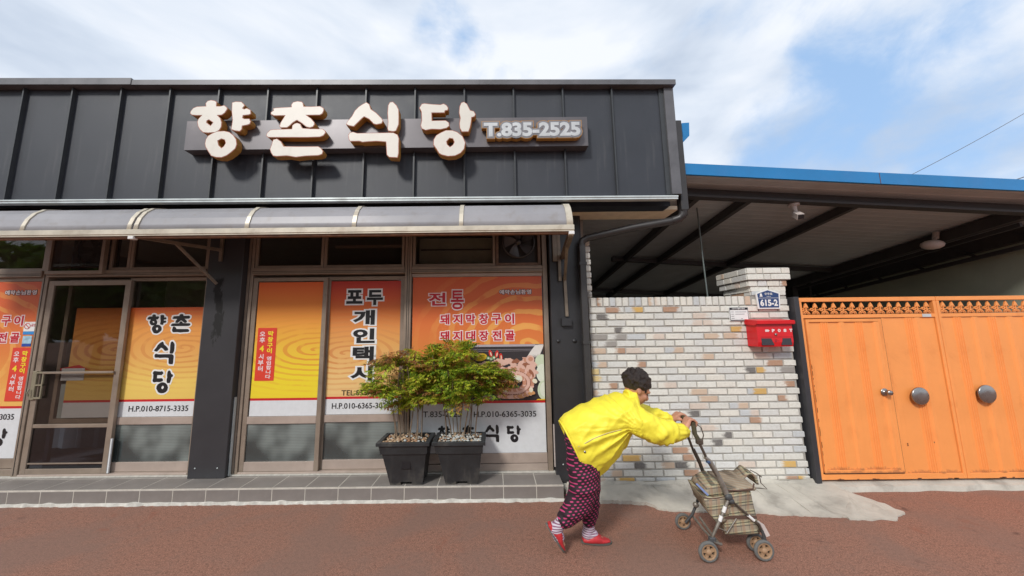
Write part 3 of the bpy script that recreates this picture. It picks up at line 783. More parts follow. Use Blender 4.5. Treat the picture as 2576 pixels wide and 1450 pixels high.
# transom windows: frame + pane
def transom(x0, x1, z0=2.237, z1=2.78, w=0.028, y=WY):
    mb = MB()
    mb.box(x0, x1, y - 0.012, y + 0.03, z0, z0 + w, bev=0.002); mb.box(x0, x1, y - 0.012, y + 0.03, z1 - w, z1, bev=0.002)
    mb.box(x0, x0 + w, y - 0.012, y + 0.03, z0 + w, z1 - w, bev=0.002); mb.box(x1 - w, x1, y - 0.012, y + 0.03, z0 + w, z1 - w, bev=0.002)
    o = mb.build('transom_window', M['bronze'], B, origin=((x0 + x1) / 2, y, z0))
    MB().box(x0 + w + .001, x1 - w - .001, y + 0.006, y + 0.011, z0 + w + .001, z1 - w - .001).build('pane', M['tinted'], o)
    return o
transom(-5.5, -4.84)
transom(-4.15, -3.93); transom(-3.925, -3.08)
transom(-2.57, -1.83); transom(-1.825, -0.955)
transom(-0.865, 0.03)
# hinged square window standing proud of the transom
transom(-4.77, -4.16, 2.190, 2.75, 0.036, WY - 0.05)

def rails(mb, x0, x1, z0, z1, y0, y1, st, top, bot):
    mb.box(x0, x0 + st, y0, y1, z0, z1, bev=0.002); mb.box(x1 - st, x1, y0, y1, z0, z1, bev=0.002)
    mb.box(x0 + st, x1 - st, y0, y1, z1 - top, z1, bev=0.002); mb.box(x0 + st, x1 - st, y0, y1, z0, z0 + bot, bev=0.002)

def sliding(x0, x1, z1, y, st=0.05, top=0.05, botm=0.09, midz=0.625, name='sliding_door', glass='glass', ribbed='ribbed', midh=0.072, label=None):
    mb = MB(); rails(mb, x0, x1, 0.166, z1, y - 0.018, y + 0.018, st, top, 0.0001)
    d = mb.build(name, M['bronze'], B, origin=((x0 + x1) / 2, y, 0.16), label=label)
    MB().box(x0 + st, x1 - st, y - 0.017, y + 0.017, 0.168, 0.168 + botm, bev=0.002).build('bottom_rail', M['bronze_pale'], d)
    MB().box(x0 + st, x1 - st, y - 0.019, y + 0.019, midz, midz + midh, bev=0.002).build('cross_rail', M['bronze_pale'], d)
    MB().box(x0 + st, x1 - st, y - 0.003, y + 0.003, midz + midh + 0.001, z1 - top - 0.001).build('pane', M[glass], d)
    MB().box(x0 + st, x1 - st, y - 0.003, y + 0.003, 0.169 + botm, midz - 0.001).build('ribbed_pane', M[ribbed], d)
    return d
d1 = sliding(-3.935, -3.085, 2.155, WY + 0.045, st=0.028, top=0.035, label='sliding door with a small restaurant poster on its pane')
d3 = sliding(-2.57, -1.775, 2.135, WY + 0.01, st=0.045, top=0.04)
d4 = sliding(-1.80, -0.955, 2.145, WY + 0.05, st=0.042, top=0.04)
# tinted leaf slid in front, at the far left
mb = MB(); rails(mb, -4.765, -3.885, 0.166, 2.125, WY - 0.012, WY + 0.02, 0.058, 0.05, 0.05)
mb.box(-4.705, -3.945, WY - 0.010, WY + 0.018, 0.610, 0.645, bev=0.002)
mb.box(-4.705, -3.945, WY - 0.008, WY + 0.016, 0.26, 0.272)
dl = mb.build('sliding_door', M['bronze'], B, origin=(-4.32, WY, 0.16), label='tinted sliding door with a push bar across it')
MB().box(-4.707, -3.943, WY + 0.001, WY + 0.006, 0.646, 2.074).build('tinted_pane', M['tinted'], dl)
MB().box(-4.707, -3.943, WY + 0.001, WY + 0.006, 0.217, 0.609).build('lower_pane', M['darkglass'], dl)
mb = MB().box(-4.66, -3.93, WY - 0.034, WY - 0.016, 1.150, 1.172, bev=0.003)
mb.build('push_bar', M['bronze'], dl)
mb = MB().box(-4.765, -4.72, WY - 0.03, WY - 0.012, 0.89, 1.18, bev=0.003)
mb.box(-4.735, -4.65, WY - 0.028, WY - 0.0135, 0.90, 0.918); mb.box(-4.735, -4.65, WY - 0.028, WY - 0.0135, 1.03, 1.045); mb.box(-4.735, -4.65, WY - 0.028, WY - 0.0135, 1.155, 1.172)
mb.box(-4.664, -4.65, WY - 0.027, WY - 0.0137, 0.918, 1.155)
mb.tube([(-4.755, WY - 0.045, 1.0), (-4.755, WY - 0.055, 0.97), (-4.75, WY - 0.045, 0.93)], 0.006, 6)
mb.build('lock_case', pmat('worn_brass_lock', (0.30, 0.27, 0.19), .5, .5), dl)
# white foam seal on the tinted door's edge
MB().box(-3.89, -3.872, WY - 0.012, WY + 0.0, 0.17, 0.5).build('edge_strip', M['white_band'], dl)
# back leaf behind the tinted glass
mb = MB(); rails(mb, -4.60, -3.94, 0.166, 2.14, WY + 0.03, WY + 0.062, 0.04, 0.04, 0.08)
mb.box(-4.56, -3.98, WY + 0.03, WY + 0.06, 0.625, 0.69)
mb.build('inner_door', M['bronze'], B)

# fixed poster windows left and right
def fixed(x0, x1, zb):
    mm = M['bronze_pale'] if x0 > -2 else M['bronze']
    w = MB().box(x0, x1, WY + 0.0, WY + 0.03, 2.125, 2.163, bev=0.002).build('fixed_window', mm, B)
    MB().box(x0, x1, WY - 0.008, WY + 0.03, 0.151, 0.215, bev=0.003).build('base_board', mm, w)
    MB().box(x0, x1, WY + 0.0, WY + 0.03, 0.219, zb, bev=0.003).build('base_board', mm, w)
    MB().box(x0, x1, WY + 0.012, WY + 0.017, zb + .001, 2.124).build('pane', M['glass'], w)
MB().box(-0.82, 0.0, 3.74, 3.75, 2.24, 2.58).build('pale_fill_panel', pmat('pale_green_fill', (.40, .43, .34), .8, var=.3, scale=2), B)  # pale panel added behind the glass to lighten the transom with greenish tones
MB().box(-0.80, -0.02, 3.725, 3.735, 2.44, 2.455).build('fill_panel_bar', M['steel'], B)  # dark bar crossing the added pale panel
MB().box(-1.80, -0.98, 3.80, 3.83, 2.50, 2.53).build('curtain_rail', M['bronze_pale'], B)
fixed(-0.870, 0.533, 0.315)
fixed(-5.5, -4.837, 0.315)

# ------------------------------------------------------------ posters on the glass
Ox = lambda l: l
OR1, OR2, OR3, OR4 = (0.70, 0.085, 0.025), (0.72, 0.24, 0.045), (0.75, 0.46, 0.05), (0.78, 0.62, 0.04)
def poster(x0, x1, z0, z1, y, matr, label, band=True, redz=0.86, bandcol='white_band'):
    """film: band at the foot, red line, colour field above"""
    e = empty('window_poster', ((x0 + x1) / 2, y, z0), label, 'poster', 'printed posters filling the shop windows')
    zb = redz - 0.012
    fld = MB().box(x0, x1, y, y + 0.0015, redz + 0.012, z1).build('printed_field', matr, e)
    MB().box(x0, x1, y, y + 0.0015, redz - 0.012, redz + 0.0118).build('red_line', M['red'], e)
    MB().box(x0, x1, y, y + 0.0015, z0, redz - 0.0122).build('white_band', M[bandcol], e)
    return e
def letter(parent, fn, mats, name='lettering', label=None):
    mb = MB(); fn(mb); return mb.build(name, [M[k] for k in mats], parent, label=label)

# poster A: small one with the restaurant name, on the door pane
yA = WY + 0.045 - 0.0062
pmA = poster_mat('film_orange_pale', [(0, (0.74, 0.50, 0.12)), (0.35, (0.80, 0.56, 0.13)), (0.62, (0.76, 0.40, 0.11)), (0.92, (0.76, 0.31, 0.07)), (1.12, (0.66, 0.12, 0.03))], 0.22, 1.40 - 0.70, (0.66, 0.27, 0.07), 0.5)
pA = poster(-3.905, -3.115, 0.70, 1.83, yA, pmA, 'orange poster with the black brush lettered restaurant name, H.P.010-8715-3335 below', redz=0.862)
yl = yA - 0.0022
def fA(mb):
    for k, cx, cz, w, h in (('hyang', -3.608, 1.655, 0.206, 0.205), ('chon', -3.347, 1.659, 0.209, 0.198), ('sik', -3.492, 1.348, 0.217, 0.240), ('dang', -3.478, 1.050, 0.218, 0.234)):
        put_brush(mb, k, cx, cz, w, h, yl, 0, 0.016, 1)
letter(pA, fA, ['black', 'white'])
letter(pA, lambda mb: put_text(mb, 'H.P.010-8715-3335', -3.485, 0.780, 0.62, 0.058, yl, 0, 0.012), ['black'], 'phone_number')
# poster B: behind the tinted door
pmB = poster_mat('film_orange_tinted', [(0, (0.74, 0.50, 0.12)), (0.35, (0.80, 0.54, 0.13)), (0.65, (0.76, 0.40, 0.11)), (1.12, (0.68, 0.20, 0.05))], 0.22, 0.68, (0.55, 0.20, 0.05), 0.5)
pB = poster(-4.47, -3.95, 0.70, 1.83, WY + 0.026, pmB, 'plain orange swirl poster seen dimly through the tinted door glass', redz=0.862)
MB().box(-4.53, -4.29, WY + 0.022, WY + 0.0235, 1.075, 1.20).build('paper_notice', M['white_band'], None, label='white paper notice taped behind the tinted door glass', cat='notice')
MB().add([(-4.55, WY + 0.0245, 1.18), (-4.30, WY + 0.0245, 1.19), (-4.22, WY + 0.0245, 1.17), (-4.36, WY + 0.0245, 1.235), (-4.55, WY + 0.0245, 1.20)], [(0, 1, 2, 3, 4)]).build('red_paper', M['red'], None, label='red paper corner behind the white notice', cat='paper')
# poster C: yellow, with red strip
pmC = poster_mat('film_yellow', [(0, (0.80, 0.62, 0.03)), (0.45, (0.82, 0.64, 0.03)), (0.68, (0.80, 0.50, 0.05)), (0.95, (0.78, 0.32, 0.05)), (1.37, (0.72, 0.12, 0.02))], 0.3, 0.66, (0.72, 0.30, 0.04), 0.55)
pC = poster(-2.515, -1.825, 0.70, 2.085, WY + 0.003, pmC, 'yellow to orange swirl poster without large lettering, left of the black lettered one', redz=0.866)
# poster D
pmD = poster_mat('film_orange_peach', [(0, (0.78, 0.54, 0.25)), (0.4, (0.80, 0.52, 0.20)), (0.75, (0.74, 0.36, 0.10)), (1.05, (0.70, 0.19, 0.04)), (1.22, (0.62, 0.09, 0.025)), (1.37, (0.50, 0.035, 0.02))], -0.20, 0.62, (0.66, 0.27, 0.08), 0.55)
yD = WY + 0.05 - 0.0062
pD = poster(-1.757, -0.998, 0.70, 2.095, yD, pmD, 'orange poster with a column of black lettering about a taxi, behind the left shrub', redz=0.866)
yl2 = yD - 0.0022
def fD(mb):
    for ch, cx, cz, w, h in (('포', -1.499, 1.923, 0.175, 0.150), ('두', -1.278, 1.914, 0.175, 0.165), ('개', -1.389, 1.700, 0.235, 0.16), ('인', -1.382, 1.505, 0.235, 0.155), ('택', -1.382, 1.311, 0.225, 0.165), ('시', -1.394, 1.112, 0.23, 0.155)):
        put_text(mb, ch, cx, cz, w, h, yl2, 0, 0.045, 0.085, 1)
letter(pD, fD, ['black', 'white'])
letter(pD, lambda mb: put_text(mb, 'TEL.835-2525', -1.364, 0.916, 0.46, 0.055, yl2, 0, 0.012), ['black'], 'phone_number')
letter(pD, lambda mb: put_text(mb, 'H.P.010-6365-3035', -1.388, 0.785, 0.60, 0.058, yl2, 0, 0.012), ['black'], 'phone_number')
# red strip stickers
def strip(cx, cz, y, label):
    dx = cx + 2.388; dz = cz - 1.326
    e = empty('red_strip_sticker', (cx, y, cz - 0.273), label, 'sticker', 'red opening time stickers')
    MB().box(cx - 0.10, cx + 0.10, y, y + 0.0012, cz - 0.273, cz + 0.273).build('film', M['redstrip'], e)
    def fn(mb):
        W = (('오', -2.437, 1.536, .058, .046), ('후', -2.435, 1.472, .058, .056), ('시', -2.434, 1.300, .05, .052), ('부', -2.434, 1.237, .058, .054), ('터', -2.432, 1.176, .05, .052), ('영', -2.350, 1.281, .048, .042), ('업', -2.351, 1.234, .048, .040), ('합', -2.348, 1.188, .052, .042), ('니', -2.349, 1.141, .048, .036), ('다', -2.348, 1.095, .052, .040))
        Yl = (('4', -2.434, 1.384, .046, .06), ('막', -2.349, 1.538, .056, .054), ('창', -2.350, 1.477, .058, .052), ('구', -2.350, 1.416, .058, .05), ('이', -2.352, 1.361, .054, .054))
        for ch, x, z, w, h in W: put_text(mb, ch, x + dx, z + dz, w, h, y - 0.0012, 0, 0.03)
        for ch, x, z, w, h in Yl: put_text(mb, ch, x + dx, z + dz, w, h, y - 0.0012, 1, 0.04)
    letter(e, fn, ['palepink', 'yellow'])
strip(-2.388, 1.326, WY - 0.0002 + 0.001, 'red strip sticker with pink and yellow lettering on the plain yellow poster')
# poster E: menu poster with food picture; F: its left end at the far left window
def menu_mat(name, cx):
    return poster_mat(name, [(0, (0.80, 0.52, 0.13)), (0.45, (0.80, 0.48, 0.12)), (0.80, (0.76, 0.32, 0.07)), (1.05, (0.72, 0.22, 0.05)), (1.42, (0.66, 0.14, 0.035)), (1.80, (0.62, 0.10, 0.028))], cx, 1.08, (0.84, 0.46, 0.11), 0.40, 34.0, 1.3)
yE = WY + 0.0045
pE = poster(-0.860, 0.525, 0.318, 2.122, yE, menu_mat('film_menu', 0.50), 'large menu poster with red lettering and a picture of grilled food, right of the doors', redz=0.815)
yl3 = yE - 0.0022
def fE(mb):
    put_text(mb, '전', -0.598, 1.885, 0.185, 0.140, yl3, 0, 0.030, 0.055, 1)
    put_text(mb, '통', -0.382, 1.875, 0.140, 0.205, yl3, 0, 0.022, 0.055, 1)
    for i, ch in enumerate('돼지막창구이'): put_text(mb, ch, -0.515 + i * 0.1375, 1.668, 0.098, 0.108, yl3, 0, 0.035, 0.075, 1)
    for i, ch in enumerate('돼지대장전골'): put_text(mb, ch, -0.515 + i * 0.1375, 1.492, 0.098, 0.105, yl3, 0, 0.035, 0.075, 1)
letter(pE, fE, ['crimson', 'palepink'], label='red lettering outlined in pale pink')
letter(pE, lambda mb: [put_text(mb, ch, 0.095 + i * 0.058, 1.953, 0.050, 0.050, yl3, 0, 0.03, 0.09, 1) for i, ch in enumerate('예약손님환영')], ['palepink', 'black'], 'small_lettering')
letter(pE, lambda mb: put_text(mb, 'T.835-2525', -0.535, 0.700, 0.39, 0.058, yl3, 0, 0.012), ['black'], 'phone_number')
letter(pE, lambda mb: put_text(mb, 'H.P.010-6365-3035', 0.110, 0.695, 0.64, 0.058, yl3, 0, 0.012), ['black'], 'phone_number')
def fE2(mb):
    for k, cx, cz, w, h in (('hyang', -0.515, 0.505, 0.13, 0.165), ('chon', -0.268, 0.505, 0.14, 0.165), ('sik', -0.025, 0.507, 0.150, 0.170), ('dang', 0.195, 0.501, 0.155, 0.165)):
        put_brush(mb, k, cx, cz, w * 0.95, h, yl3, 0)
letter(pE, fE2, ['black'], 'restaurant_name')
# food picture: flat print made of overlapping colour shapes
def food(e, y):
    cols = dict(bg=(0.035, 0.028, 0.032), steel=(0.42, 0.38, 0.42), meat=(0.55, 0.26, 0.17), meatl=(0.70, 0.44, 0.36), meatd=(0.30, 0.11, 0.06), onion=(0.58, 0.66, 0.48), onl=(0.70, 0.74, 0.62), yp=(0.78, 0.48, 0.03), redp=(0.62, 0.03, 0.02), gr=(0.14, 0.30, 0.10), gar=(0.74, 0.68, 0.52), eno=(0.72, 0.68, 0.64), or_=(0.6, 0.3, 0.12))
    keys = list(cols); mats = [flat('food_' + k, cols[k], 0.4) for k in keys]
    mb = MB(); lay = [0]
    def blob(cx, cz, w, h, col, rot=0, n=16, jit=0.0, ph=0):
        lay[0] += 1
        yy = y - 0.00006 * lay[0]; ca, sa = math.cos(rot), math.sin(rot)
        pts = []
        for k in range(n):
            a = 2 * math.pi * k / n; j = 1 + jit * noise.noise(Vector((math.cos(a) * 1.7 + ph, math.sin(a) * 1.7, ph)))
            px, pz = w / 2 * math.cos(a) * j, h / 2 * math.sin(a) * j
            X = max(-0.24, min(0.5235, cx + px * ca - pz * sa)); Z = max(0.829, min(1.398, cz + px * sa + pz * ca))
            pts.append((X, yy, Z))
        mb.add(pts, [tuple(range(n))[::-1]], keys.index(col))
    def rect(x0, x1, z0, z1, col):
        lay[0] += 1; yy = y - 0.00006 * lay[0]
        mb.add([(x0, yy, z0), (x1, yy, z0), (x1, yy, z1), (x0, yy, z1)], [(0, 1, 2, 3)], keys.index(col))
    rect(-0.245, 0.524, 0.828, 1.399, 'bg')
    rect(-0.245, 0.44, 1.376, 1.398, 'steel'); rect(-0.245, 0.42, 1.345, 1.3475, 'steel'); rect(-0.245, 0.42, 1.329, 1.331, 'steel')
    blob(-0.135, 1.269, .133, .08, 'yp', .2); blob(-0.15, 1.285, .06, .03, 'or_', .5)
    for x, z, a in ((-.032, 1.306, .3), (.032, 1.30, -.2), (.076, 1.27, .1)):
        blob(x, z, .036, .078, 'redp', a); blob(x + .003, z - .005, .012, .045, 'gar', a)
    for x, z in ((-.03, 1.25), (.0, 1.265), (.045, 1.24), (-.06, 1.26)): blob(x, z, .04, .036, 'gr'); blob(x + .004, z - .002, .022, .02, 'onl')
    for k in range(9): # enoki
        a = -0.15 + k * 0.06
        blob(0.40 + k * .012, 1.33, .014, .16, 'eno', -0.65 + k * .03)
    blob(.50, 1.219, .14, .15, 'onion'); blob(.505, 1.10, .13, .19, 'onl'); blob(.51, .93, .12, .19, 'onion'); blob(.52, .935, .09, .15, 'onl')
    random.seed(11)
    for k in range(60):
        x = -0.2 + random.random() * .62; z = 1.21 - abs(x - .2) * .12 + random.uniform(-.07, .045)
        blob(x, z, random.uniform(.05, .11), random.uniform(.03, .055), random.choice(['meatl', 'meatl', 'meat', 'meatl', 'meatd']), random.uniform(-.7, .7), jit=.5, ph=k)
    blob(.385, 1.125, .11, .14, 'meatl', .3, jit=.4, ph=3); blob(.39, 1.10, .04, .09, 'meatd', .5); blob(.38, 1.24, .09, .09, 'meatl'); blob(.385, 1.245, .05, .045, 'meat')
    for ring_r, rz, w, cc in ((.205, .135, .042, 'meat'), (.165, .10, .036, 'meatl'), (.125, .075, .034, 'meat')):   # coiled tripe
        for k in range(44):
            a = 2 * math.pi * k / 44
            blob(.19 + ring_r * math.cos(a), 1.01 + rz * math.sin(a), w * 1.2, w, cc if k % 3 else 'meatl', a, 10, .3, k)
        for k in range(44):
            a = 2 * math.pi * (k + .5) / 44
            blob(.19 + (ring_r - .018) * math.cos(a), 1.01 + (rz - .014) * math.sin(a), w * .5, w * .22, 'meatd', a + 1.57, 8, .3, k)
    blob(.245, 1.048, .10, .075, 'gar'); blob(.25, 1.048, .05, .035, 'onl'); blob(.17, 1.04, .04, .06, 'gar'); blob(.12, 1.03, .04, .055, 'gar')
    for k in range(30):
        x = .06 + k * .0115; blob(x, .885 - .02 * math.sin((x) * 9) + .03 * max(0, x - .28) * 4, .06, .036, random.choice(['meat', 'meatl', 'or_']), random.uniform(-.3, .3), 10, .3, k)
    blob(.421, 1.024, .055, .045, 'gar', -.6); blob(.380, .936, .042, .05, 'gar'); blob(.12, .93, .05, .03, 'gar'); blob(-.05, .87, .14, .04, 'onion')
    blob(.16, 0.99, .03, .02, 'gr'); blob(.2, .995, .03, .014, 'gr'); blob(.25, .97, .02, .03, 'gr')
    mb.add([(0.43, y - .005, 0.830), (0.524, y - .005, 0.830), (0.524, y - .005, 0.842), (0.45, y - .005, 0.842)], [(0, 1, 2, 3)], keys.index('yp'))
    mb.build('food_picture', mats, e)
food(pE, yE - 0.0012)
# far left window poster
pF = poster(-5.55, -4.845, 0.318, 2.122, yE, menu_mat('film_menu_b', -0.35), 'menu poster cut by the left edge of the photo', redz=0.815)
def fF(mb):
    for i, ch in enumerate('창구이'): put_text(mb, ch, -5.31 + i * 0.133, 1.704, 0.098, 0.108, yl3, 0, 0.035, 0.075, 1)
    for i, ch in enumerate('장전골'): put_text(mb, ch, -5.32 + i * 0.132, 1.525, 0.098, 0.105, yl3, 0, 0.035, 0.075, 1)
letter(pF, fF, ['crimson', 'palepink'])
letter(pF, lambda mb: [put_text(mb, ch, -5.216 + i * 0.058, 2.005, 0.050, 0.050, yl3, 0, 0.03, 0.09, 1) for i, ch in enumerate('예약손님환영')], ['palepink', 'black'], 'small_lettering')
letter(pF, lambda mb: put_text(mb, '6365-3035', -5.09, 0.721, 0.33, 0.058, yl3, 0, 0.012), ['black'], 'phone_number')
letter(pF, lambda mb: put_brush(mb, 'dang', -5.055, 0.52, 0.18, 0.18, yl3, 0), ['black'], 'restaurant_name')
strip(-4.953, 1.148, yE - 0.004, 'red strip sticker with opening times on the far left window')
# no smoking sticker and blue sticker
ns = empty('no_smoking_sticker', (-4.913, yE - 0.004, 1.555), 'white no smoking sticker with a blue foot on the far left window', 'sticker')
MB().box(-4.975, -4.853, yE - .004, yE - .003, 1.590, 1.690).build('film', M['white'], ns)
MB().box(-4.975, -4.853, yE - .004, yE - .003, 1.557, 1.589).build('blue_foot', flat('sky_blue_print', (0.03, 0.25, 0.62)), ns)
mb = MB(); mb.lathe_y([(.026, yE - .005), (.033, yE - .0052), (.033, yE - .0045)], -4.938, 1.645, 20); mb.bar((-4.958, yE - .0052, 1.664), (-4.918, yE - .0052, 1.626), .001, .007, up=(1, 0, 1))
mb.build('red_ring', M['red'], ns)
letter(ns, lambda mb: [put_text(mb, ch, -4.888 + i * .026, 1.655, .023, .028, yE - .005, 0, .03) for i, ch in enumerate('금연')], ['crimson'])
bs = empty('blue_sticker', (-4.92, yE - 0.004, 1.43), 'small blue sky picture sticker below the no smoking sticker', 'sticker')
MB().box(-4.968, -4.872, yE - .004, yE - .003, 1.462, 1.542).build('picture', pmat('sky_picture', (0.35, 0.55, 0.68), .4, var=.4, scale=18), bs)
MB().box(-4.968, -4.872, yE - .004, yE - .003, 1.432, 1.461).build('blue_foot', flat('deep_blue_print', (0.02, 0.07, 0.35)), bs)

# ------------------------------------------------------------ exhaust fan in the right transom
fe = empty('exhaust_fan', (0.27, WY, 2.24), 'dark square exhaust fan in the transom at the right end of the shopfront', 'fan')
mb = MB(); rails(mb, 0.035, 0.520, 2.238, 2.775, WY - 0.02, WY + 0.05, 0.03, 0.03, 0.03)
mb.build('frame', pmat('grimy_bronze', (0.16, 0.105, 0.075), .6, .2, .3, 20), fe)
mb = MB().box(0.067, 0.488, WY + 0.028, WY + 0.032, 2.27, 2.74)
mb.build('back_plate', flat('fan_dark_plate', (0.02, 0.017, 0.016)), fe)
mb = MB().lathe_y([(.165, WY - .01), (.178, WY - .012), (.182, WY + .02)], .285, 2.50, 32); mb.build('shroud', flat('fan_shroud', (0.045, 0.04, 0.038), .4), fe)
for k in range(5):
    a0 = 2 * math.pi * k / 5 + 0.3
    vs = []
    for i in range(7):
        rr = .028 + i * .0218
        for j in range(5):
            a = a0 + (j - 2) / 4 * (0.95 - 0.03 * i) + rr * 2.0
            vs.append((.285 + rr * math.cos(a), WY - .0 + (j - 2) * .007, 2.50 + rr * math.sin(a)))
    fs = [(i * 5 + j, i * 5 + j + 1, (i + 1) * 5 + j + 1, (i + 1) * 5 + j) for i in range(6) for j in range(4)]
    MB().add(vs, fs, 0, True).build('blade', flat('fan_blade', (0.055, 0.052, 0.055), .35), fe)
MB().lathe_y([(0, WY - .024), (.026, WY - .02), (.03, WY + .01)], .285, 2.50, 16).build('hub', flat('fan_hub', (0.07, 0.065, 0.065), .35), fe)
# second, fainter fan behind the hinged window
f2 = empty('exhaust_fan', (-4.46, WY + .08, 2.24), 'dark exhaust fan barely seen behind the hinged left transom window', 'fan')
mb = MB().lathe_y([(.19, WY + .08), (.21, WY + .078), (.215, WY + .12)], -4.44, 2.49, 28); mb.build('shroud', flat('fan_shroud', (0.045, 0.04, 0.038)), f2)
MB().box(-4.72, -4.19, WY + .115, WY + .12, 2.24, 2.75).build('back_plate', flat('fan_dark_plate', (0.02, 0.017, 0.016)), f2)
for k in range(5):
    a = 2 * math.pi * k / 5; mb = MB()
    mb.add([(-4.44 + .03 * math.cos(a), WY + .10, 2.49 + .03 * math.sin(a)), (-4.44 + .18 * math.cos(a - .35), WY + .09, 2.49 + .18 * math.sin(a - .35)), (-4.44 + .18 * math.cos(a + .35), WY + .108, 2.49 + .18 * math.sin(a + .35))], [(0, 1, 2)])
    mb.build('blade', flat('fan_blade', (0.055, 0.052, 0.055)), f2)

# ------------------------------------------------------------ awning
A = empty('polycarbonate_awning', (-2.2, 3.1, 2.4), 'long curved smoky polycarbonate awning with ivory ribs under the charcoal fascia', 'awning')
prof = [(2.935, 2.452), (2.942, 2.51), (2.962, 2.575), (3.0, 2.64), (3.06, 2.695), (3.15, 2.730), (3.26, 2.748), (3.40, 2.757), (3.58, 2.762)]
def arc(x0, x1, off0, off1, mb, mi=0):
    P = [Vector((0, y, z)) for y, z in prof]; outer = []; inner = []
    for i, p in enumerate(P):
        d = (P[min(i + 1, len(P) - 1)] - P[max(i - 1, 0)]).normalized(); nn = Vector((0, -d.z, d.y))
        outer.append(p + nn * off1); inner.append(p + nn * off0)
    poly = [(v.y, v.z) for v in outer] + [(v.y, v.z) for v in reversed(inner)]
    n = len(outer)
    for i in range(n - 1):
        q = [poly[i], poly[i + 1], poly[2 * n - 2 - i], poly[2 * n - 1 - i]]
        mb.add([(x0, y, z) for y, z in q] + [(x1, y, z) for y, z in q], [(0, 1, 5, 4), (3, 7, 6, 2)] + ([(0, 4, 7, 3)] if i == 0 else []) + ([(1, 2, 6, 5)] if i == n - 2 else []), mi, True)
        mb.add([(x0, y, z) for y, z in q], [(3, 2, 1, 0)], mi); mb.add([(x1, y, z) for y, z in q], [(0, 1, 2, 3)], mi)
ribx = [-5.15, -4.175, -3.225, -3.165, -2.180, -1.228, -0.276, 0.690]
for a, b in ((-5.6, -5.15), (-5.15, -4.175), (-4.175, -3.2), (-3.2, -2.18), (-2.18, -1.228), (-1.228, -0.276), (-0.276, 0.690)):
    mb = MB(); arc(a + .003, b - .003, 0.0, 0.004, mb); mb.build('panel', M['awning'], A)
for x in ribx:
    mb = MB(); w = .018 if x != .690 else .028
    arc(x - w, x + w, 0.005, 0.013, mb); o = mb.build('rib', M['ivory'], A)
    MB().ball((x, 2.934, 2.478), .005, sub=1).build('screw', M['rust'], o)
mb = MB().box(-5.6, 0.725, 2.912, 2.932, 2.415, 2.462, bev=0.003); mb.box(-5.6, 0.722, 2.918, 2.950, 2.404, 2.4155)
mb.build('front_rail', M['ivory'], A)
MB().box(-5.6, 0.718, 2.9325, 2.975, 2.388, 2.4035).build('rusty_under_rail', pmat('rusty_rail', (0.16, 0.075, 0.04), .7, var=.4, scale=15), A)
MB().box(-5.6, 0.72, 3.50, 3.535, 2.71, 2.755).build('back_rail', M['bronze'], A)
# brackets
def bracket(pf, pt, xw):
    """front rail point, wall plate x"""
    br = empty('b', (0, 0, 0)); bpy.data.objects.remove(br)
    mb = MB()
    a = Vector(pf); w = Vector((xw, 3.525, 2.42))
    mb.bar(a, w, .026, .03); mb.bar((xw, 3.525, 2.70), (xw, 3.525, 2.30), .03, .02, up=(0, 1, 0))
    mid = a.lerp(w, 0.42); mb.bar(mid, (xw - .02, 3.528, 2.06), .022, .022)
    return mb
o = bracket((-3.18, 2.95, 2.405), None, -2.87).build('bracket', pmat('grimy_aluminium', (0.22, 0.18, 0.14), .5, .4, .3, 10), A)
MB().box(-3.215, -3.165, 2.915, 2.96, 2.375, 2.403, bev=.003).build('end_cap', M['white'], A)
mb = MB(); mb.bar((0.70, 2.955, 2.39), (0.735, 3.50, 2.30), .045, .05); mb.bar((0.66, 3.522, 2.62), (0.66, 3.522, 2.26), .05, .025, up=(0, 1, 0)); mb.bar((0.715, 3.2, 2.34), (0.75, 3.515, 2.06), .028, .028); mb.bar((0.75, 3.52, 2.10), (0.76, 3.525, 1.68), .03, .02, up=(0, 1, 0)); mb.bar((0.70, 3.515, 2.55), (0.70, 3.515, 2.05), .03, .02, up=(0, 1, 0))
mb.build('bracket', pmat('grimy_aluminium', (0.22, 0.18, 0.14), .5, .4, .3, 10), A)
MB().box(0.675, 0.725, 2.915, 2.965, 2.375, 2.403, bev=.003).build('end_cap', M['white'], A)

# ------------------------------------------------------------ shop sign
S = empty('shop_sign', (-0.99, 3.05, 3.3), 'long grey sign board carrying raised cream restaurant lettering and a phone number', 'sign')
mb = MB(); mb.box(-2.89, 0.912, 3.005, FY - 0.002, 3.255, 3.548)
# the board slopes gently like the real one: built level, ends cut square
mb.build('board', M['signboard'], S)
LY0, LY1 = 2.935, 3.000
SPOTS = {'hyang': (-2.515, 3.423), 'chon': (-1.801, 3.41), 'sik': (-1.096, 3.394), 'dang': (-0.406, 3.394)}
for key, (cx, cz) in SPOTS.items():
    (_, polys) = LET[key]
    mb = MB()
    for k, (vs, fs) in enumerate(brush(polys, 0.0, (LY1 - LY0) / 2)):
        for fc in fs:
            pass
        mb.add([(cx + v.x, (LY0 + LY1) / 2 - v.z + 0.0002 * k, cz + v.y) for v in vs], fs, 0)
    lt = mb.build('letter', M['signside'], S, origin=(cx, LY0, cz))
    mb = MB()
    for k, (vs, fs) in enumerate(brush(polys, 0.0)):
        mb.add([(cx + v.x * 1.0, LY0 - 0.0015 - 0.0002 * k, cz + v.y * 1.0) for v in vs], fs, 0)
    mb.build('rim', M['signrim'], lt)
    mb = MB()
    for k, (vs, fs) in enumerate(brush(polys, -0.0055)):
        mb.add([(cx + v.x, LY0 - 0.0035 - 0.0002 * k, cz + v.y) for v in vs], fs, 0)
    mb.build('face', M['signface'], lt)
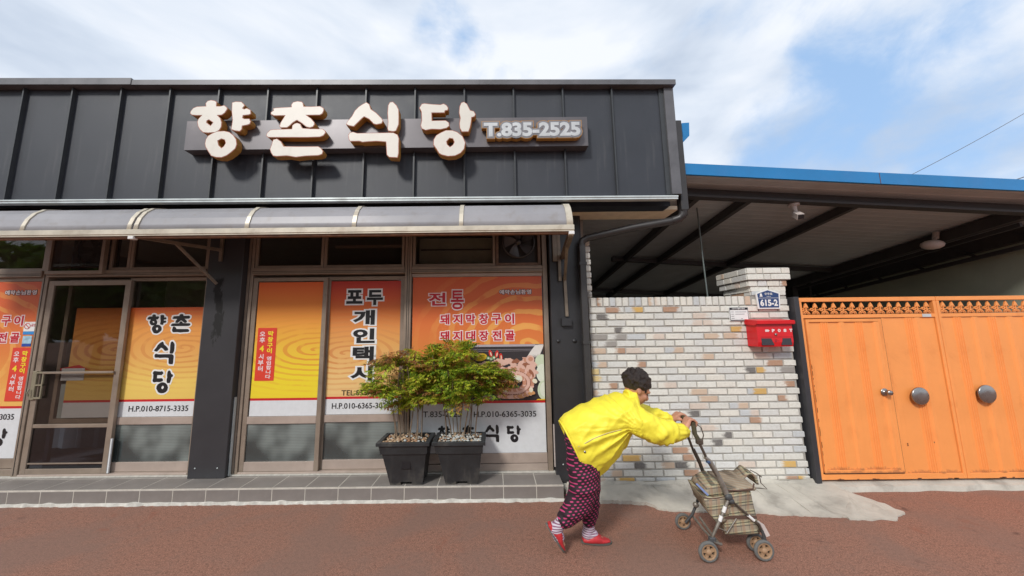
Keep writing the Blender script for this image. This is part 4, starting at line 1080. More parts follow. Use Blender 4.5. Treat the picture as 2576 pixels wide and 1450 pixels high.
# phone number: silver digits on a scalloped ochre block
ph = 'T.835-2525'
cxs, czs, wd, hh = 0.380, 3.389, 0.885, 0.132
vs, fs = glyph(ph, 0.02)
xs = [v.x for v in vs]; ys = [v.y for v in vs]; mx, my = (min(xs) + max(xs)) / 2, (min(ys) + max(ys)) / 2
sx, sz = wd / (max(xs) - min(xs)), hh / (max(ys) - min(ys))
mb = MB()
vo, fo = glyph(ph, 0.16, 0.5)
mb.add([(cxs + (v.x - mx) * sx, 2.972 - v.z * 0.046, czs + (v.y - my) * sz) for v in vo], fo, 0)
pn = mb.build('phone_number', M['signside'], S)
mb = MB(); vo, fo = glyph(ph, 0.13)
mb.add([(cxs + (v.x - mx) * sx, 2.9475 - v.z, czs + (v.y - my) * sz) for v in vo], fo, 0); mb.build('backing', M['greyface'], pn)
mb = MB(); vo, fo = glyph(ph, 0.045)
mb.add([(cxs + (v.x - mx) * sx, 2.9445 - v.z, czs + (v.y - my) * sz) for v in vo], fo, 0); mb.build('digits', M['silver'], pn)
# small lamp stubs below the board
mb = MB(); mb.tube([(0.71, 3.06, 3.252), (0.71, 3.06, 3.235)], .012, 8); mb.build('stub', M['seam'], S)

# ------------------------------------------------------------ downpipe and blue gutter end
dp = empty('downpipe', (0.95, 3.45, 0.1), 'dark grey metal downpipe running diagonally under the eaves then down the column', 'downpipe')
mb = MB(); mb.box(1.805, 1.875, 3.12, 3.20, 2.66, 3.58, bev=.004); mb.build('upper_pipe', pmat('dark_pipe_metal', (0.045, 0.043, 0.044), .45, .2), dp)
mb = MB(); mb.tube([(1.84, 3.16, 2.68), (1.838, 3.165, 2.63), (1.81, 3.18, 2.595), (1.75, 3.20, 2.58)], .04, 10)
for q in ((1.84, 3.16, 2.665), (1.826, 3.17, 2.612), (1.785, 3.19, 2.588)): mb.ball(q, .043, sub=1)
mb.build('elbow', pmat('dark_pipe_metal', (0.045, 0.043, 0.044), .45, .2), dp)
mb = MB(); mb.tube([(1.76, 3.20, 2.58), (1.40, 3.30, 2.545), (0.99, 3.44, 2.487), (0.935, 3.455, 2.46), (0.925, 3.46, 2.40)], .038, 10); mb.build('diagonal_pipe', pmat('dark_pipe_metal', (0.045, 0.043, 0.044), .45, .2), dp)
mb = MB().box(0.892, 0.955, 3.42, 3.50, 0.03, 2.41, bev=.006)
for z in (0.5, 1.4, 2.2): mb.box(0.886, 0.961, 3.414, 3.505, z, z + .03)
mb.build('lower_pipe', pmat('dark_pipe_metal2', (0.05, 0.048, 0.048), .45, .2), dp)
bg_ = MB().prism_y([(1.925, 3.60), (2.0, 3.605), (1.99, 3.462), (1.905, 3.375), (1.885, 3.375), (1.925, 3.46)], 3.20, 8.0)
g_ = bg_.build('roof_gutter', M['blue'], None, label='blue painted gutter end behind the corner of the charcoal fascia', cat='gutter')
MB().prism_y([(1.80, 3.59), (1.923, 3.60), (1.923, 3.46), (1.88, 3.37), (1.885, 3.30), (1.80, 3.25)], 3.22, 3.6).build('hopper', pmat('dark_pipe_metal', (0.045, 0.043, 0.044), .45, .2), g_)

# ------------------------------------------------------------ brick wall
BW = empty('brick_wall', (2.0, 3.6, 0.0), 'whitewashed brick garden wall with a soldier course along its top', 'wall')
WX0, WX1, WF = 0.995, 3.060, 3.53
MB().box(WX0, WX1 - 0.01, WF + 0.008, WF + 0.19, -0.02, 1.868).build('mortar_bed', M['mortar'], BW, origin=(2.0, 3.6, 0))
BL, BH, PX, PZ = 0.184, 0.0535, 0.198, 0.0692
def brick_mesh(w, h, dep, nm='brick', seed=0):
    random.seed(seed)
    mb = MB().box(-w / 2, w / 2, 0, dep, -h / 2, h / 2, bev=0.0035, jit=0.0012)
    o = mb.build(nm, M['brick'], None, origin=(0, 0, 0)); me = o.data; bpy.data.objects.remove(o); return me
full = [brick_mesh(BL, BH, 0.03, seed=s) for s in range(8)]
cutc = {}
random.seed(21)
def put_brick(me, x, y, z, parent, rot=0.0, rz=0.0):
    o = bpy.data.objects.new('brick', me); COL.objects.link(o); o.parent = parent
    o.location = Vector((x, y, z)) - world_loc(parent)
    o.rotation_euler = (random.uniform(-.006, .006), rot, rz + random.uniform(-.004, .004))
    return o
rows = 25
for r in range(rows):
    zc_ = 0.045 + (r + 0.5) * PZ
    rr = random.Random(r)
    phase = (1.057 + (0.0 if (r - 17) % 2 == 0 else 0.099) + rr.uniform(-.012, .012)) % PX
    x = phase - PX * 2
    while x < WX1:
        a, b = x + (PX - BL) / 2, x + (PX + BL) / 2
        a2, b2 = max(a, WX0), min(b, WX1 + rr.uniform(-.004, .004))
        x += PX
        if b2 - a2 < 0.025: continue
        w = b2 - a2
        if w > BL - .004: me = random.choice(full); w = BL
        else:
            k = round(w, 2); me = cutc.get(k) or cutc.setdefault(k, brick_mesh(k, BH, 0.03, seed=int(k * 100)))
        put_brick(me, (a2 + b2) / 2, WF - random.uniform(0, .003), zc_ + random.uniform(-.0012, .0012), BW)
# soldier course
sol = [brick_mesh(0.0535, 0.089, 0.10, seed=50 + s) for s in range(4)]
x = WX0 + .045
while x < 2.655:
    put_brick(random.choice(sol), x, WF - .002, 1.825, BW); x += 0.0668
# smeared mortar at the foot
mb = MB(); vs = []; fs = []
for i in range(60):
    x = WX0 - .3 + i * 2.38 / 59
    h = 0.085 + 0.03 * noise.noise(Vector((x * 3, 0, 9))) + .012 * noise.noise(Vector((x * 14, 3, 9)))
    vs += [(x, WF - .012, h), (x, WF - .03, h - .02), (x, WF - .035 - .02 * abs(noise.noise(Vector((x * 5, 1, 1)))), 0.0)]
for i in range(59):
    for k in range(2): fs.append((i * 3 + k, i * 3 + k + 1, (i + 1) * 3 + k + 1, (i + 1) * 3 + k))
    fs.append((i * 3, (i + 1) * 3, (i + 1) * 3, i * 3)) if False else None
mb.add(vs, fs, 0, True)
mb.add([(WX0 - .3, WF - .012, .085), (WX1, WF - .012, .085), (WX1, WF + .01, .02), (WX0 - .3, WF + .01, .02)], [(0, 1, 2, 3)])
mb.build('mortar_skirt', M['concrete'], BW)

# narrow brick pier rising beside the downpipe
BP = empty('brick_pier', (1.0, 3.6, 1.87), 'narrow whitewashed brick pier edge beside the dark downpipe', 'wall')
MB().box(0.93, 1.025, WF + .008, WF + .19, 1.869, 2.50).build('mortar_bed', M['mortar'], BP)
pm = brick_mesh(0.088, BH, 0.10, seed=77)
for k in range(9): put_brick(pm, 0.985 + (.004 if k % 2 else 0), WF - .001, 1.905 + k * PZ, BP)

# gate pillar
GP = empty('brick_gate_pillar', (2.86, 3.74, 1.87), 'whitewashed brick gate pillar top with two stepped courses, next to the orange gate', 'pillar')
def course(x0, x1, y0, y1, zc, widths_front, seed):
    """bricks round the front and both sides of one course"""
    random.seed(seed)
    x = x0
    tot = sum(widths_front); sc = (x1 - x0) / tot
    for w in widths_front:
        w2 = w * sc - .010
        k = round(w2, 3); me = cutc.get(('c', k)) or cutc.setdefault(('c', k), brick_mesh(w2, .056, .03, seed=int(k * 1000)))
        put_brick(me, x + w * sc / 2, y0, zc, GP); x += w * sc
    for sx, rz in ((x0, -R(90)), (x1, R(90))):
        y = y0 + .012; n = 2
        off = 0.10 if seed % 2 else 0.0
        segs = [.10, .19, .11] if seed % 2 else [.19, .10, .11]
        sc2 = (y1 - y0 - .012) / sum(segs)
        for w in segs:
            w2 = w * sc2 - .010; k = round(w2, 3)
            me = cutc.get(('c', k)) or cutc.setdefault(('c', k), brick_mesh(w2, .056, .03, seed=int(k * 1000)))
            put_brick(me, sx, y + w * sc2 / 2, zc, GP, rz=rz); y += w * sc2
MB().box(2.700, 3.040, WF + .009, 3.95, 1.869, 1.97).build('mortar_bed', M['mortar'], GP)
MB().box(2.668, 3.055, WF - .004, 3.97, 1.9705, 2.034).build('mortar_bed', M['mortar'], GP)
MB().box(2.650, 3.082, WF - .024, 3.985, 2.0345, 2.164).build('mortar_bed', M['mortar'], GP)
course(2.690, 3.050, WF, 3.955, 1.905, [.19, .18], 1)
course(2.690, 3.050, WF, 3.955, 1.968 - .033 + .01, [.10, .18, .09], 2) if False else None
course(2.656, 3.065, WF - .012, 3.98, 2.000, [.10, .10, .13, .08], 3)
course(2.640, 3.094, WF - .032, 3.995, 2.066, [.17, .07, .2], 4)
course(2.640, 3.094, WF - .032, 3.995, 2.131, [.10, .07, .19, .09], 5)
# front of the pillar between the wall top and the stepped courses (bricks bonded with the wall face)
course(2.682, 3.056, WF - .0, 3.955, 1.945, [.19, .18], 8)
course(2.682, 3.056, WF - .0, 3.955, 1.8755 - .0005, [.10, .19, .09], 6) if False else None
for zc in (1.808,):
    pass
k = 0
for zc, ws in ((1.8075, (.10, .19, .09)),):
    x = 2.682
    for w in ws:
        me = brick_mesh(w - .012, .056, .03, seed=90 + k); k += 1
        put_brick(me, x + w / 2, WF - .001, zc + .0, BW); x += w * 0.985

# ------------------------------------------------------------ address plate and notice
AP = empty('address_plate', (2.838, 3.51, 1.73), 'blue house shaped address plate reading 615-2 on the pillar', 'address sign')
def house(s, dz=0):
    cx, z0 = 2.838, 1.733
    return [(cx - .112 * s, z0 + .002 + (1 - s) * .08), (cx + .112 * s, z0 + .002 + (1 - s) * .08), (cx + .124 * s, z0 + .163), (cx, z0 + .165 + .042 * s), (cx - .124 * s, z0 + .163)]
MB().prism_y(house(1.0), 3.505, 3.520).build('white_border', M['white'], AP)
MB().prism_y([(x, z) for x, z in [(2.738, 1.747), (2.938, 1.747), (2.948, 1.890), (2.838, 1.926), (2.728, 1.890)]], 3.503, 3.5049).build('navy_field', M['navy'], AP)
MB().box(2.733, 2.943, 3.5018, 3.5029, 1.8445, 1.8475).build('white_line', M['white'], AP)
letter(AP, lambda mb: put_text(mb, '615-2', 2.838, 1.797, .180, .070, 3.5015, 0, .04), ['white'], 'house_number')
letter(AP, lambda mb: (put_text(mb, '우주로', 2.842, 1.888, .082, .024, 3.5015, 0, .02), put_text(mb, 'Ujuro', 2.842, 1.861, .045, .010, 3.5015, 0, .02)), ['white'], 'street_name')
mb = MB(); mb.ball((2.765, 3.5022, 1.882), .012, sub=2, sc=(1, .08, 1)); mb.ball((2.765, 3.5022, 1.866), .018, sub=2, sc=(1, .08, .4)); mb.build('emblem', M['white'], AP)
for x in (2.80, 2.87): pass
NP = empty('notice_plate', (2.53, 3.515, 1.615), 'small white notice plate with black top and bottom bands on the brick wall', 'notice')
MB().box(2.430, 2.628, 3.517, 3.526, 1.613, 1.756).build('white_plate', M['white'], NP)
MB().box(2.434, 2.624, 3.5155, 3.5168, 1.728, 1.752).build('black_band', M['black'], NP)
MB().box(2.434, 2.624, 3.5155, 3.5168, 1.617, 1.626).build('black_band', M['black'], NP)
MB().box(2.434, 2.438, 3.5155, 3.5168, 1.6262, 1.7278).build('black_band', M['black'], NP)
MB().box(2.620, 2.624, 3.5155, 3.5168, 1.6262, 1.7278).build('black_band', M['black'], NP)
letter(NP, lambda mb: put_text(mb, 'CCTV 설치 안내', 2.524, 1.740, .13, .014, 3.5145, 0, .04), ['white'], 'heading')
def lines(mb):
    random.seed(5)
    for z in (1.707, 1.684, 1.663, 1.641):
        mb.box(2.447, 2.447 + random.uniform(.022, .030), 3.5150, 3.5165, z - .0022, z + .0022)
    for z, w in ((1.707, .115), (1.684, .095)): mb.box(2.49, 2.49 + w, 3.5150, 3.5165, z - .002, z + .002)
    mb.box(2.545, 2.562, 3.5150, 3.5165, 1.636, 1.640)
letter(NP, lines, ['greyface'], 'small_print')

# ------------------------------------------------------------ mailbox
MX = empty('mailbox', (2.76, 3.44, 1.36), 'red metal mailbox marked POST hung on the brick pillar beside the gate', 'mailbox')
x0, x1 = 2.592, 2.940
yb, yf = 3.525, 3.385
mb = MB(); mb.prism_x([(yb, 1.360), (yf + .012, 1.357), (yf, 1.40), (yf, 1.575), (yb, 1.60)], x0, x1)
body = mb.build('box', M['mailbox'], MX)
mb = MB(); mb.prism_x([(yb, 1.632), (yf - .022, 1.612), (yf - .030, 1.604), (yf - .028, 1.577), (yf - .022, 1.577), (yf - .024, 1.600), (yf - .016, 1.606), (yb, 1.626)], x0 - .014, x1 + .012)
for xx in (x0 - .014, x1 + .010):
    mb.prism_x([(yb, 1.626), (yf - .018, 1.606), (yf - .024, 1.600), (yf - .018, 1.572), (yf + .02, 1.565), (yb, 1.58)], xx, xx + .002)
mb.build('lid', M['mailbox'], MX)
MB().box(x0 + .032, x1 - .006, yf - .003, yf - .0005, 1.4495, 1.4515).build('door_seam', pmat('dark_red', (.2, .005, .008), .6), MX)
for pts in ([(x0 + .037, 1.372), (x0 + .157, 1.372), (x0 + .132, 1.438), (x0 + .033, 1.438)], [(x1 - .120, 1.372), (x1 - .018, 1.372), (x1 - .022, 1.438), (x1 - .105, 1.438)]):
    MB().prism_y(pts, yf - .0015, yf - .0008 + .02).build('view_slot', flat('smoked_window', (.045, .045, .055), .2), MX)
letter(MX, lambda mb: [put_text(mb, ch, 2.752 + i * .0575, 1.513, .030, .030, yf - .002, 0, .09) for i, ch in enumerate('POST')], ['palepink'])
mb = MB(); mb.box(2.672, 2.700, yf - .0022, yf - .001, 1.502, 1.523); mb.prism_y([(2.700, 1.500), (2.716, 1.513), (2.700, 1.525)], yf - .0022, yf - .001); mb.build('envelope_emblem', M['palepink'], MX)
MB().lathe_y([(0, yf - .012), (.010, yf - .011), (.011, yf)], 2.770, 1.475, 14).build('lock', M['stainless'], MX)
mb = MB(); mb.box(2.757, 2.780, yf - .002, yf - .0008, 1.418, 1.424); mb.box(2.757, 2.775, yf - .002, yf - .0008, 1.402, 1.408); mb.box(2.781, 2.80, yf - .002, yf - .0008, 1.411, 1.414); mb.build('key_emblem', flat('dark_red_mark', (.12, .005, .01)), MX)

# ------------------------------------------------------------ gate
G = empty('metal_gate', (4.3, 3.52, 0.06), 'wide orange painted double metal gate with pierced cresting and a wicket door', 'gate')
GF = 3.50
def gl(x):  # gate top is level at 1.842, bottom near 0.08
    return x
mb = MB().box(3.076, 3.128, 3.475, 3.60, 0.02, 1.853, bev=.004); mb.build('post', M['post'], G, label='dark grey steel post at the hinge side')
def leaf(x0, x1, wicket=None):
    fr = MB()
    fr.box(x0, x1, GF - .012, GF + .03, 1.800, 1.842, bev=.003)       # top rail
    fr.box(x0 + .028, x1 - .03, GF - .010, GF + .028, 1.632, 1.668, bev=.002)   # second rail
    fr.box(x0, x0 + .028, GF - .012, GF + .03, 0.085, 1.7995, bev=.003)
    fr.box(x1 - .03, x1, GF - .012, GF + .03, 0.085, 1.7995, bev=.003)
    fr.box(x0 + .028, x1 - .03, GF - .010, GF + .028, 0.085, 0.135, bev=.002)
    return fr.build('leaf_frame', M['orange'], G)
LX = (3.132, 4.535); RX = (4.541, 6.0)
lf = leaf(*LX); rf = leaf(*RX)
def panels(x0, x1, z0, z1, y, parent, period=.355, start=.07):
    """folded sheet: flats with a bundle of fine ribs, then a stepped edge, in turn"""
    x = x0; i = 0
    while x < x1 - .02:
        a, b = x, min(x + period, x1)
        P = [(a, 0.0)]
        c = a + start
        for k in range(4):
            q = c + k * .021
            if q + .016 < b: P += [(q, 0.0), (q + .005, -.010), (q + .011, -.010), (q + .016, 0.0)]
        if b - a > period - .01: P += [(b - .05, 0.0), (b - .035, -.016), (b - .003, -.016), (b - .0005, 0.0)]
        else: P += [(b, 0.0)]
        vs = [(px, y + dy, z0) for px, dy in P] + [(px, y + dy, z1) for px, dy in P]; n = len(P)
        mb = MB().add(vs, [(k, k + 1, n + k + 1, n + k) for k in range(n - 1)])
        mb.build('pressed_panel', M['orange'], parent, origin=((a + b) / 2, y, z0))
        x = b; i += 1
# wicket door in the left leaf
wk = MB()
rails(wk, 3.172, 3.940, 0.147, 1.622, GF - .018, GF + .008, .030, .030, .028)
wd_ = wk.build('wicket_door', M['orange'], G, origin=(3.55, GF, .15), label='narrow wicket door with a knob in the left leaf')
panels(3.2025, 3.9095, 0.176, 1.591, GF - .004, wd_, .353, .12)
MB().box(3.9405, 3.9495, GF - .010, GF + .006, 0.147, 1.628).build('door_gap', flat('dark_seam', (.05, .02, .012), .8), G)
MB().box(3.162, 3.1715, GF - .002, GF + .006, 0.147, 1.628).build('door_gap', flat('orange_seam', (.35, .12, .04), .8), G)
MB().box(3.172, 3.940, GF - .014, GF + .006, 0.1385, 0.1465).build('door_gap', flat('dark_seam', (.05, .02, .012), .8), G)
mb = MB()
random.seed(31)
for i in range(26):
    z = 0.2 + random.random() * 0.95; mb.box(3.1715, 3.1715 + random.uniform(.002, .005), GF - .0195, GF - .0183, z, z + random.uniform(.01, .04))
for i in range(16):
    x = 3.2 + random.random() * 2.3; mb.box(x, x + random.uniform(.01, .05), GF - .0135, GF - .0122, 0.087, 0.087 + random.uniform(.003, .012))
for (x, z) in ((4.02, .40), (4.28, .41), (4.02, .385)): mb.box(x, x + .008, GF - .0035, GF - .0022, z, z + .012)
mb.build('paint_chips', M['rust'], G)
panels(3.985, 4.502, 0.137, 1.630, GF + .002, lf, .355, .215)
MB().box(3.948, 3.984, GF - .002, GF + .01, 0.137, 1.630).build('pressed_panel', M['orange'], lf)
panels(4.572, 5.968, 0.137, 1.630, GF + .002, rf, .355, .12)
# pierced cresting
def ornament_mesh():
    mb = MB(); d = .006
    def ring(cx, cz, ro, ri, a0, a1, n=12):
        vs = []; fs = []
        for k in range(n + 1):
            a = a0 + (a1 - a0) * k / n; c, s = math.cos(a), math.sin(a)
            vs += [(cx + ro * c, -d, cz + ro * s), (cx + ri * c, -d, cz + ri * s), (cx + ro * c, d, cz + ro * s), (cx + ri * c, d, cz + ri * s)]
        for k in range(n):
            q = k * 4; fs += [(q, q + 1, q + 5, q + 4), (q + 2, q + 6, q + 7, q + 3), (q, q + 4, q + 6, q + 2), (q + 1, q + 3, q + 7, q + 5)]
        mb.add(vs, fs)
    ring(0, .004, .036, .027, 0, math.pi)
    ring(0, .004, .019, .012, 0, math.pi, 8)
    ring(0, .072, .022, .014, -0.3, math.pi + .3)
    mb.prism_y([(-.020, .078), (.020, .078), (.014, .098), (.0, .122), (-.014, .098)], -d, d)
    ring(-.037, .052, .017, .009, 0, 6.283, 10)
    mb.box(-.037, .037, -d * .9, d * .9, .046, .052)
    for a in (45, 90, 135):
        c, s = math.cos(R(a)), math.sin(R(a)); mb.bar((.012 * c, 0, .004 + .012 * s), (.03 * c, 0, .004 + .03 * s), .010, .005, up=(0, 0, 1) if abs(c) > .1 else (1, 0, 0))
    mb.bar((0, 0, .038), (0, 0, .08), .011, .008, up=(1, 0, 0))
    o = mb.build('cresting_piece', M['orange'], None, origin=(0, 0, 0)); me = o.data; bpy.data.objects.remove(o); return me
om = ornament_mesh()
def crest(x0, x1, parent):
    n = round((x1 - x0) / .0925)
    for i in range(n):
        o = bpy.data.objects.new('cresting_piece', om); COL.objects.link(o); o.parent = parent
        o.location = Vector((x0 + (i + .5) * (x1 - x0) / n, GF + .008, 1.669)) - world_loc(parent)
crest(3.165, 4.50, lf); crest(4.575, 5.965, rf)
# knobs
def disc(cx, cz, r, nm='disc_handle'):
    mb = MB().lathe_y([(0, GF - .050), (r * .3, GF - .0497), (r * .93, GF - .046), (r, GF - .042), (r, GF - .030), (r * .9, GF - .027), (r * .45, GF - .024), (r * .42, GF - .002), (r * .60, GF - .0005)], cx, cz, 36)
    return mb.build(nm, M['stainless'], G)
disc(4.182, 0.860, .084); disc(4.839, 0.872, .087)
mb = MB().lathe_y([(0, GF - .075), (.022, GF - .073), (.026, GF - .062), (.024, GF - .05), (.012, GF - .044), (.012, GF - .022), (.034, GF - .021), (.036, GF - .018)], 3.862, .898, 24); mb.build('knob', M['stainless'], wd_)
MB().box(4.372, 4.462, GF - .0125, GF - .0105, 1.634, 1.664).build('sticker', M['silver'], G)

# ------------------------------------------------------------ carport
CP = empty('carport', (4.0, 5.5, 0.0), 'lean-to carport with a blue edged ribbed roof on dark steel beams behind the wall', 'carport')
cz_ = lambda x, y: 3.04 - .063 * (x - 2.1) - .12 * (y - 3.5)
XE, YE, YF = 6.75, 8.3, 3.215
# ribbed sheet (ribs run along X)
prof = []; y = YF
while y < YE:
    prof += [(y, 0.0), (y + .07, 0.0), (y + .078, -.0035), (y + .092, -.0035)]; y += .10
vs = []
for x in (0.95, XE):
    for (y, dz) in prof: vs.append((x, y, cz_(x, y) + dz))
n = len(prof)
MB().add(vs, [(k, k + 1, n + k + 1, n + k) for k in range(n - 1)]).build('roof_underside', M['ceiling'], CP, origin=(4, 5.5, 2.7))
MB().add([(0.95, YF, cz_(.95, YF) + .05), (XE, YF, cz_(XE, YF) + .05), (XE, YE, cz_(XE, YE) + .05), (.95, YE, cz_(.95, YE) + .05)], [(0, 1, 2, 3)]).build('roof_sheet', M['blue'], CP, origin=(4, 5.5, 2.8))
def bandpiece(x0, x1):
    z = lambda x: cz_(x, 3.2)
    v = [(x0, 3.19, z(x0) - .037), (x1, 3.19, z(x1) - .037), (x1, 3.19, z(x1) + .078), (x0, 3.19, z(x0) + .078), (x0, 3.214, z(x0) - .037), (x1, 3.214, z(x1) - .037), (x1, 3.214, z(x1) + .078), (x0, 3.214, z(x0) + .078)]
    MB().add(v, [(0, 1, 2, 3), (5, 4, 7, 6), (0, 4, 5, 1), (3, 2, 6, 7), (0, 3, 7, 4), (1, 5, 6, 2)]).build('blue_edge', M['blue'], CP, origin=((x0 + x1) / 2, 3.2, z(x0)))
bandpiece(1.80, 3.815); bandpiece(3.821, XE)
mb = MB(); mb.box(3.8155, 3.8205, 3.188, 3.212, cz_(3.8, 3.2) - .036, cz_(3.8, 3.2) + .074); mb.build('edge_joint', M['rust'], CP)
def beam(a, b, w, h, nm='beam', dz=0.0):
    """beam hung under the roof sheet between two plan points"""
    A_ = Vector((a[0], a[1], cz_(*a) - .014 - h / 2 + dz)); B_ = Vector((b[0], b[1], cz_(*b) - .014 - h / 2 + dz))
    MB().bar(A_, B_, w, h).build(nm, M['steel'], CP, origin=(A_ + B_) / 2)
# front beam with its lower flange
beam((1.80, 3.50), (XE, 3.50), .05, .085, 'front_beam')
MB().bar((1.80, 3.47, cz_(1.8, 3.47) - .112), (XE, 3.47, cz_(XE, 3.47) - .112), .09, .024).build('beam_flange', M['steel'], CP)
for x in (2.22, 2.78, 3.93, 5.70): beam((x, 3.53), (x, YE - .05), .06 if x != 5.7 else .10, .09 if x != 5.7 else .13, 'rafter')
for y in (5.62, 7.70): beam((2.0, y), (5.65, y), .07, .07, 'cross_beam', -.015)
beam((6.35, 3.53), (6.35, YE - .05), .08, .16, 'rafter')
MB().bar((5.76, 3.6, cz_(5.76, 3.6) - .17), (5.76, 8.0, cz_(5.76, 8.0) - .17), .03, .05).build('truss_chord', M['steel'], CP)
MB().bar((6.28, 3.6, cz_(6.28, 3.6) - .26), (6.28, 8.0, cz_(6.28, 8.0) - .26), .04, .05).build('truss_chord', M['steel'], CP)
for i in range(8):
    y = 3.8 + i * .55
    MB().bar((6.28, y, cz_(6.28, y) - .24), (6.33, y + .27, cz_(6.3, y) - .05), .025, .025).build('truss_web', M['steel'], CP)
MB().box(5.66, 5.76, 6.4, 6.5, 0.0, 2.45).build('post', M['steel'], CP)
MB().box(5.98, 6.02, 6.4, 6.44, 0.0, 2.40).build('post', M['steel'], CP)
MB().bar((5.2, 6.45, cz_(5.2, 6.45) - .06), (5.66, 6.45, 1.85), .04, .04).build('brace', M['steel'], CP)
MB().box(6.42, 6.50, 3.75, 9.0, 0.0, 2.72).build('side_wall', M['sidewall'], CP)
MB().box(0.95, 6.5, YE + .02, YE + .12, 0.0, 2.50).build('back_wall', pmat('dim_back_wall', (0.16, 0.15, 0.13), .9), CP)
MB().tube([(2.434, 3.9, cz_(2.43, 3.9)), (2.442, 3.9, 2.72), (2.452, 3.9, 2.3), (2.468, 3.9, 1.80), (2.468, 3.9, 1.6)], .0085, 6).build('hanging_cord', flat('grey_green_cord', (.13, .16, .155), .6), None, label='thin grey green cord hanging straight down from the carport roof', cat='cord')
# security camera
sc_ = empty('security_camera', (3.2, 3.52, 2.68), 'off white security camera hanging under the front beam of the carport', 'camera')
zt = cz_(3.2, 3.47) - .124
mb = MB(); mb.tube([(3.22, 3.50, zt), (3.22, 3.50, zt - .022)], .05, 16); mb.tube([(3.22, 3.50, zt - .015), (3.222, 3.495, zt - .06), (3.225, 3.49, zt - .095)], [.026, .02, .018], 10); mb.build('mount', M['camwhite'], sc_)
mb = MB(); mb.bar((3.225, 3.50, zt - .110), (3.185, 3.40, zt - .175), .058, .055); bod = mb.build('housing', M['camwhite'], sc_)
MB().bar((3.1855, 3.401, zt - .1745), (3.180, 3.388, zt - .183), .046, .044).build('lens_hood', M['black'], sc_)
# floodlight further in
fl = empty('floodlight', (5.3, 4.2, 2.5), 'pale floodlight hanging dimly under the carport roof near the truss', 'lamp')
zl = cz_(5.5, 4.2)
mb = MB(); mb.tube([(5.62, 4.2, zl - .02), (5.60, 4.2, zl - .10)], .03, 10); mb.tube([(5.60, 4.2, zl - .09), (5.50, 4.15, zl - .16)], .02, 8); mb.build('arm', M['camwhite'], fl)
mb = MB(); mb.ball((5.44, 4.12, zl - .20), .11, sub=2, sc=(1.1, .8, .55)); mb.build('head', M['camwhite'], fl)

# overhead wires beyond the roof
for pts, lb in (([(6.0, 12, 8.2), (9.0, 12, 7.75), (12.4, 12, 7.8)], 0), ):
    pass
def wire(p0, p1, label, r=.008, sag=.25):
    p0 = Vector(p0); p1 = Vector(p1)
    pts = [p0.lerp(p1, k / 14) - Vector((0, 0, sag * 4 * (k / 14) * (1 - k / 14))) for k in range(15)]
    MB().tube(pts, r, 5).build('overhead_wire', flat('wire_grey', (.12, .12, .13), .6), None, label=label, cat='wire', group='overhead wires in the sky')
wire((17.4, 14, 7.75), (25.5, 14, 11.95), 'upper thin wire rising to the right edge of the sky', .012, .1)
wire((20.5, 14, 7.3), (25.5, 14, 8.9), 'lower wire just above the blue roof edge at the far right', .02, .15)

